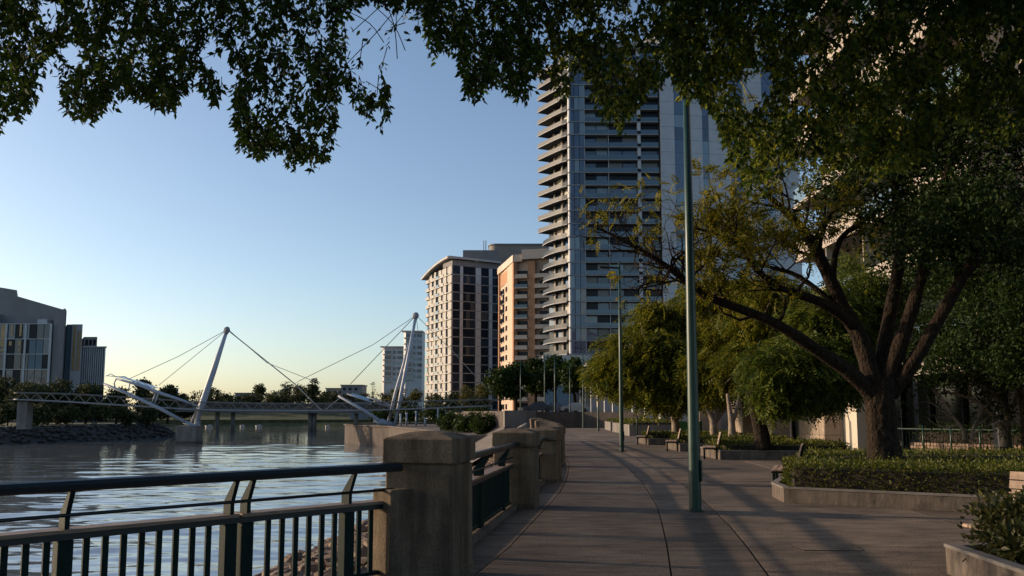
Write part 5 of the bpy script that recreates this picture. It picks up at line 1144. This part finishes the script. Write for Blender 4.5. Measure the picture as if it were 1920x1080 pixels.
def hedge(label, poly, z0, z1, leaf, dens, m=M['hedge'], name='hedge', jit=.05, group='clipped hedges in the planters'):
    c = sum((Vector(p) for p in poly), Vector((0, 0))) / len(poly); o = empty(name, (c.x, c.y, z0), label, 'hedge', group)
    MB().prism(inset(poly, .10), z0, z1 - .09).build('stems', M['soil'], o)
    P, D = [], []; n = len(poly)
    for i in range(n):
        a, b = Vector(poly[i]), Vector(poly[(i + 1) % n]); l = (b - a).length; nn = Vector(((b - a).y, -(b - a).x)).normalized()
        if nn.dot(c - a) > 0: nn = -nn
        k = int(l * (z1 - z0) * dens); t = rh.random(k); z = z0 + (z1 - z0) * rh.random(k)
        q = np.stack([a.x + (b.x - a.x) * t, a.y + (b.y - a.y) * t, z], 1); q[:, :2] -= np.array(nn)[None] * (rh.random((k, 1)) * .10); P.append(q)
        D.append(np.tile((nn.x, nn.y, .35), (k, 1)))
    k = int(tri_area(poly) * dens); xs = [p[0] for p in poly]; ys = [p[1] for p in poly]; q = []
    while len(q) < k:
        x, y = rh.uniform(min(xs), max(xs)), rh.uniform(min(ys), max(ys))
        if pip(x, y, poly): q.append((x, y, z1 - rh.random() * .10 + .02 * math.sin(x * 5) * math.sin(y * 4)))
    P.append(np.array(q)); D.append(np.tile((0, 0, 1.0), (k, 1)))
    P = np.concatenate(P); D = np.concatenate(D) + rh.normal(size=P.shape) * .65; P += rh.normal(size=P.shape) * jit * .6; stray = rh.random(len(P)) < .05; P[stray] += D[stray] * rh.random((stray.sum(), 1)) * .10
    crown(o, 'foliage', P, D, leaf * rh.uniform(.7, 1.3, len(P)), m, rh); return o
def bench(label, a, u, face, L=1.8, back=True, seat_z=.43):
    a = Vector((a[0], a[1], 0)); u = Vector((*u, 0)).normalized(); f = Vector((*face, 0)).normalized(); o = empty('bench', a, label, 'bench', 'timber slat benches by the planters')
    for k in range(4): MB().fbox(a, u, f, 0, L, .05 + k * .115, .15 + k * .115, seat_z - .035, seat_z).build('seat_slat', M['bench'], o, bevel=.006)
    if back:
        for k in range(4):
            z = seat_z + .10 + k * .105; off = -.01 - k * .028
            MB().hexa([a + u * s + f * (off + g) + V(0, 0, zz) for s, g, zz in ((0, 0, z), (L, 0, z), (L, -.035, z), (0, -.035, z), (0, -.024, z + .092), (L, -.024, z + .092), (L, -.059, z + .092), (0, -.059, z + .092))]).build('back_slat', M['bench'], o)
    for s in (.25, L - .25):
        lg = MB(); lg.fbox(a, u, f, s - .03, s + .03, .0, .5, seat_z - .09, seat_z - .036); lg.fbox(a, u, f, s - .03, s + .03, .42, .48, .001, seat_z - .09); lg.fbox(a, u, f, s - .03, s + .03, .0, .06, .001, seat_z - .09)
        if back: lg.bar(a + u * s + f * -.045 + V(0, 0, seat_z - .05), a + u * s + f * -.16 + V(0, 0, seat_z + .50), .05, .03, up=u)
        lg.build('leg', M['green'], o)
    return o
# nearest planter with a loose shrub (bottom right)
NP = [(4.47, 9.28), (4.30, 6.0), (9.5, 5.4), (9.5, 9.6)]
planter('planter', 'nearest concrete planter with a leafy shrub at the bottom right corner', NP, .27)
def loose_shrub(label, blobs, n, leaf, m, stems=26):
    c = blobs[0]; o = empty('shrub', (c[0], c[1], .2), label, 'shrub'); t_ = MB()
    for k in range(stems):
        b = blobs[k % len(blobs)]; q = Vector(b[:3]) + Vector(rh.normal(size=3)) * b[3] * .6; s = Vector((c[0] + rh.normal() * .5, c[1] + rh.normal() * .35, .2))
        t_.tube(spline([s, s.lerp(q, .5) + V(0, 0, .1), q], None, 3), .007, 4, caps=False)
    t_.build('stems', M['bark'], o)
    P, D, C_ = clumps(blobs, n, 16, rh, .07, .5); crown(o, 'foliage', P, D * .7 + rh.normal(size=D.shape) * .6 + np.array([0, 0, .25]), leaf * rh.uniform(.6, 1.25, n), m, rh)
loose_shrub('loose glossy shrub spilling over the nearest planter at the lower right', [(5.35, 8.85, .50, .62, .5, .36), (4.95, 8.75, .48, .42, .4, .32), (5.1, 9.0, .62, .4, .35, .26), (4.78, 8.4, .40, .3, .4, .22), (6.1, 9.1, .68, .6, .4, .28), (5.9, 8.9, .55, .6, .5, .36), (5.6, 8.2, .42, .6, .5, .30), (6.5, 8.6, .5, .7, .5, .36), (5.2, 7.7, .36, .45, .4, .22), (5.9, 7.4, .4, .6, .5, .28)], 13000, .08, M['shrub'])
bench('timber bench with lit back slats behind the nearest shrub at the right edge', (5.95, 10.75), (.6, -.8), (-.8, -.6), 2.2)
bench('low backless timber bench end poking out left of the nearest shrub', (5.02, 9.42), (.99, .1), (-.1, .99), 1.6, back=False)
# planter of the big tree
HP = [(5.0, 16.45), (11.8, 12.2), (17.0, 17.0), (14.6, 23.6), (7.6, 23.4), (5.12, 17.6)]
planter('planter', 'long concrete planter holding the big tree and its clipped hedge', HP, .25)
hedge('clipped green hedge along the front of the big tree planter', [(5.16, 16.62), (11.8, 12.5), (12.7, 13.5), (6.1, 18.1), (5.35, 17.55)], .2, .70, .055, 900)
hedge('sunlit hedge along the left and back of the big tree planter', [(5.42, 17.75), (6.0, 18.2), (8.2, 21.6), (14.0, 21.8), (14.0, 23.2), (7.7, 23.1)], .2, .68, .06, 420, group='clipped hedges in the planters')
hedge('low leafy ground cover round the foot of the big tree', [(6.4, 18.2), (12.8, 13.8), (15.5, 17.0), (13.9, 21.6), (8.4, 21.4)], .15, .46, .07, 260, name='ground_cover', jit=.2)
bench('timber bench at the left end of the big tree planter, its slat end lit', (6.02, 18.95), (.33, .94), (-.94, .33), 1.8)
# planters further on
MPS = [((7.25, 31.0), 4.6, 3.2, 'third planter from the camera with a low dark hedge', 'low dark hedge in the third planter from the camera', 'bench with lit slat ends at the third planter'),
       ((7.1, 37.6), 4.8, 3.4, 'fourth planter from the camera under the feathery trees', 'low dark hedge in the fourth planter', 'bench with lit slat ends at the fourth planter'),
       ((6.9, 45.0), 5.0, 3.4, 'fifth planter from the camera, farthest with a bench', 'low dark hedge in the fifth planter', 'bench with a pale metal end at the fifth planter')]
for (x, y), w, d, l1_, l2_, l3_ in MPS:
    pl = [(x, y), (x + w, y - .5), (x + w, y + d), (x, y + d)]; planter('planter', l1_, pl, .30)
    hedge(l2_, inset(pl, .16), .24, .58, .09, 240); bench(l3_, (x - .05, y + .15), (x * .9, y), (-y, x * .9), 1.6)
for i, (x, y, w) in enumerate(((8.2, 62, 3.6), (8.6, 71, 3.8), (8.9, 80, 4.2))):
    pl = [(x, y), (x + w, y + .3), (x + w, y + 5), (x, y + 5)]; planter('planter', ['pale raised planter in front of the colonnade, nearest of three', 'pale raised planter in front of the colonnade, middle of three', 'pale raised planter in front of the colonnade, farthest of three'][i], pl, .75, m=M['concrete'])
    hedge(['low planting in the nearest colonnade planter', 'low planting in the middle colonnade planter', 'low planting in the farthest colonnade planter'][i], inset(pl, .2), .7, 1.0, .16, 60)
# fallen leaves
n = 420; fy = rh.uniform(7, 34, n); fx = rh.uniform(.8, 4.2, n) + np.where(fy > 19, .6, 0); me = leaf_mesh('fallen_leaves', np.stack([fx, fy, np.full(n, .012)], 1), np.stack([rh.normal(size=n), rh.normal(size=n), np.zeros(n)], 1), rh.uniform(.03, .06, n), rh, up=40.0)
tag(link_mesh('fallen_leaves', me, M['fig_sun_and_fallen']), kind='stuff')

# ================================================================ fence and ground floor on the right
FA, FB = V(15.0, 34.6, 0), V(20.5, 27.5, 0); fd = (FB - FA).normalized(); fn = V(fd.y, -fd.x, 0); FL = (FB - FA).length
fence = empty('garden_fence', FA, 'thin dark green metal fence with slim posts right of the big trunk', 'fence')
for z in (.18, 1.02): MB().bar(FA + V(0, 0, z), FB + V(0, 0, z), .04, .04).build('rail', M['lamp_green'], fence)
s = 0
while s < FL:
    MB().tube([FA + fd * s, FA + fd * s + V(0, 0, 1.16)], .04, 8).build('post', M['lamp_green'], fence, smooth=True); s += 1.05
f0 = MB().bar(FA + fd * .12 + V(0, 0, .19), FA + fd * .12 + V(0, 0, 1.02), .014, .014, up=V(1, 0, 0)).build('bar', M['green'], fence)
for k in range(1, int(FL / .13)): dup(f0, fd * (k * .13))
lw_ = empty('brick_wall', FA - fn * 1.2, 'low pale brick wall behind the green fence', 'wall'); bA = FA - fn * 1.0
MB().fbox(bA, fd, fn, 0, FL, -.2, -.02, 0, .47).build('backing', M['joint'], lw_)
M['brick'] = mat('pale_brick', (.30, .205, .15), .85, var=.3, scale=20, col2=(.42, .30, .22), rand=.15)
b0 = MB().fbox(bA, fd, fn, .01, .31, -.02, .03, .01, .11).build('brick', M['brick'], lw_)
for j in range(4):
    for k in range(int(FL / .33)):
        if j or k: dup(b0, fd * (k * .33 + (.16 if j % 2 else 0)) + V(0, 0, j * .118))
hedge('dark shrub bed behind the low brick wall', [tuple((bA - fn * .4)[:2]), tuple((bA + fd * FL - fn * .4)[:2]), tuple((bA + fd * FL - fn * 2.0)[:2]), tuple((bA - fn * 2.0)[:2])], .2, .95, .11, 130, m=M['ever'], jit=.25, group='planting behind the fence')
# cream building on the right, long side along the promenade
GX, G0, G1, GH = 19.2, 20.0, 54.0, 3.35
M['gcream'] = mat('cream_wall', (.36, .31, .265), .85, var=.15, scale=.5)
gb = empty('cream_building', (GX, G0, 0), 'cream building with balconies showing through the trees on the right', 'building')
MB().box(GX + .4, GX + 22, G0, G1, 0, 34).build('core', M['gcream'], gb)
M['dusk_glass'] = glassmat('shopfront_glass', (.010, .011, .013), .12, .35)
y = G0
while y < G1 - 1:
    MB().box(GX + .26, GX + .38, y + .05, min(y + 2.9, G1), .25, 3.1).build('shop_window', M['dusk_glass'], gb); MB().box(GX + .12, GX + .39, y - .09, y + .04, 0, 3.15).build('mullion', M['core'], gb); y += 3.0
MB().box(GX - 2.6, GX + .39, G0, G1, 3.16, 3.75).build('canopy_slab', M['taupe'], gb)
for yy in (25, 31, 37, 43, 49): MB().box(GX - 2.3, GX - 1.9, yy - .2, yy + .2, 0, 3.155).build('column', M['core'], gb)
for k in range(8):
    z = 4.4 + k * GH
    if z + GH > 34: break
    bs_ = MB().box(GX - 1.6, GX + .39, 33.5, G1, z - .22, z).build('balcony_slab', M['gcream'], gb)
    for j in range(4):
        y0_ = 33.4 + j * 5.2; MB().box(GX - 1.55, GX - 1.45, y0_, y0_ + 5.0, z + .01, z + 1.0).build('balcony_front', M['gcream'] if (j + k) % 3 else M['glass_pale'], bs_)
        MB().box(GX + .30, GX + .385, y0_ + .4, y0_ + 4.4, z + .05, z + 2.5).build('window', M['glass_dark'], gb)
        MB().box(GX - 1.5, GX + .39, y0_ - .1, y0_ - .02, z + .01, z + GH - .23).build('fin', M['gcream'], gb)
    for y0_ in (22, 26.5, 30.5): MB().box(GX + .32, GX + .385, y0_, y0_ + 1.5, z + .8, z + 2.4).build('window', M['glass_dark'], gb)
    MB().box(GX + .1, GX + .39, G0, 33.4, z - .18, z - .02).build('string_course', M['gcream'], gb)
# stone clad blocks and glazed entry between the trunks
M['tile'] = mat('stone_tile', (.30, .235, .175), .75, var=.2, scale=3, col2=(.38, .30, .23), rand=.1)
M['frame'] = mat('pale_metal_frame', (.62, .55, .45), .4)
def clad(label, px0, px1, Y, H, depth, tw_=.62, th_=.62, edge=True):
    xa, xb = at(px0, 800, Y).x, at(px1, 800, Y).x; o = empty('stone_clad_block', (xa, Y, 0), label, 'building', 'stone clad blocks beside the promenade')
    MB().box(xa + .03, xb, Y + .03, Y + depth, 0, H).build('core', M['joint'], o)
    nx = max(1, round((xb - xa) / tw_)); nz = round(H / th_); nd = max(1, round(depth / tw_)); w = (xb - xa) / nx; hh = H / nz; dd = depth / nd
    t0 = MB().box(xa + .008, xa + w - .008, Y - .01, Y + .028, .008, hh - .008).build('tile', M['tile'], o)
    s0 = MB().box(xa - .012, xa + .026, Y + .03, Y + dd - .008, .008, hh - .008).build('tile', M['tile'], o)
    for i in range(nx):
        for j in range(nz):
            if i or j: dup(t0, (i * w, 0, j * hh))
    for i in range(nd):
        for j in range(nz):
            if i or j: dup(s0, (0, i * dd, j * hh))
    if edge:
        MB().box(xa - .05, xb + .06, Y - .06, Y + depth, H, H + .28).build('coping', M['frame'], o)
        MB().box(xb + .001, xb + .09, Y - .05, Y + .1, 0, H - .002).build('edge_trim', M['frame'], o)
    return o
clad('stone tiled block just left of the big trunk', 1546, 1603, 38.5, 3.3, 4)
clad('narrow stone tiled block with pale trim, second left of the big trunk', 1448, 1480, 42, 3.2, 3)
clad('stone tiled block with a pale coping left of the dark leaning trunk', 1393, 1432, 45, 3.0, 3)
clad('dim stone pier behind the pale forked stems', 1312, 1352, 56, 3.6, 3, edge=False)
en = empty('glazed_entry', (at(1500, 800, 44).x, 44, 0), 'dark glazed entry between the stone tiled blocks', 'building'); xa, xb = at(1484, 800, 44).x, at(1545, 800, 44).x
for i in range(3): MB().box(xa + (xb - xa) * i / 3 + .04, xa + (xb - xa) * (i + 1) / 3 - .04, 44, 44.05, .1, 3.0).build('window', M['dusk_glass'], en)
for i in range(4): q = xa + (xb - xa) * i / 3; MB().box(q - .035, q + .035, 43.96, 44.08, 0, 3.1).build('frame', M['frame'], en)
MB().box(xa, xb, 43.97, 44.07, 1.0, 1.08).build('push_rail', M['frame'], en); MB().box(xa - .2, xb + .2, 43.9, 47, 3.11, 3.5).build('lintel', M['taupe'], en)
pw = empty('pale_wall', (at(1606, 800, 37).x, 37, 0), 'pale sunlit wall strip beside the big trunk', 'wall'); xa = at(1607, 800, 37).x
MB().box(xa, xa + .55, 37, 40, 0, 2.6).build('wall', M['frame'], pw); MB().box(xa - .02, xa + .57, 36.98, 40, 2.601, 3.4).build('window', M['glass_pale'], pw)
# colonnaded building further along
cb = empty('colonnaded_building', (14, 70, 0), 'dim building with a row of square columns along the promenade', 'building')
MB().prism([(17.5, 66), (40, 66), (40, 160), (14.5, 160)], 0, 9.5).build('wall', M['taupe'], cb)
MB().prism([(14.2, 66), (17.4, 66), (14.4, 160), (11.4, 160)], 5.6, 9.5).build('upper_storey', M['grey'], cb)
for k in range(13):
    t = k / 12; x, y = 14.6 + (11.8 - 14.6) * t, 67 + 91 * t; MB().box(x - .45, x + .45, y - .45, y + .45, 0, 5.595).build('column', M['panel'] if k != 8 else M['cream'], cb)
    if k < 12: MB().box(x + 2.2, x + 2.4, y + .6, y + 6.5, .2, 4.6).build('window', M['dusk_glass'], cb)
gp_ = at(1271, 806, 49); o = empty('green_barrier', (gp_.x, 49, 0), 'translucent green barrier panel beside the leftmost feathery tree', 'barrier')
MB().box(gp_.x, gp_.x + 1.3, 49, 49.04, .1, 1.15).build('panel', mat('green_screen', (.04, .16, .06), .5), o)
for q in (0, .65, 1.3): MB().box(gp_.x + q - .03, gp_.x + q + .03, 48.97, 49.07, 0, 1.2).build('post', M['green'], o)
# parked cars on the raised street
def car(label, x, y, z, col, rz=0):
    o = empty('parked_car', (x, y, z), label, 'car', 'cars parked on the raised street'); ca, sa = math.cos(rz), math.sin(rz)
    T = lambda a, b, c: (x + a * ca - b * sa, y + a * sa + b * ca, z + c)
    prof = [(-2.1, .3), (-2.15, .7), (-1.9, .92), (-1.2, .98), (-.6, 1.42), (.8, 1.45), (1.5, 1.0), (2.05, .9), (2.15, .6), (2.1, .3)]
    m = MB(); n = len(prof)
    vs = [T(a, -.82 + (.12 if c > 1 else 0), c) for a, c in prof] + [T(a, .82 - (.12 if c > 1 else 0), c) for a, c in prof]
    m.add(vs, [tuple(range(n)), tuple(range(2 * n - 1, n - 1, -1))] + [((i + 1) % n, i, n + i, n + (i + 1) % n) for i in range(n)]); m.build('body', mat('car_paint', col, .3, spec=.6), o)
    for s in (-1, 1):
        for a in (-1.3, 1.3):
            w = MB(); w.tube([T(a, s * .66, .32), T(a, s * .86, .32)], .32, 12); w.build('wheel', M['joint'], o)
        wn_ = MB(); wn_.add([T(-1.05, s * .80, 1.0), T(-.55, s * .715, 1.36), T(.75, s * .715, 1.38), T(1.3, s * .80, 1.02)], [(0, 1, 2, 3)]); wn_.build('side_window', M['glass_dark'], o)
car('dark car parked on the raised street, left of the street lamp posts', 3.6, 124, 1.6, (.02, .022, .028)); car('blue grey car parked on the raised street in the middle', 6.0, 130, 1.6, (.05, .07, .10), .1); car('pale car parked on the raised street nearest the colonnade', 9.2, 128, 1.6, (.3, .3, .3), -.1)
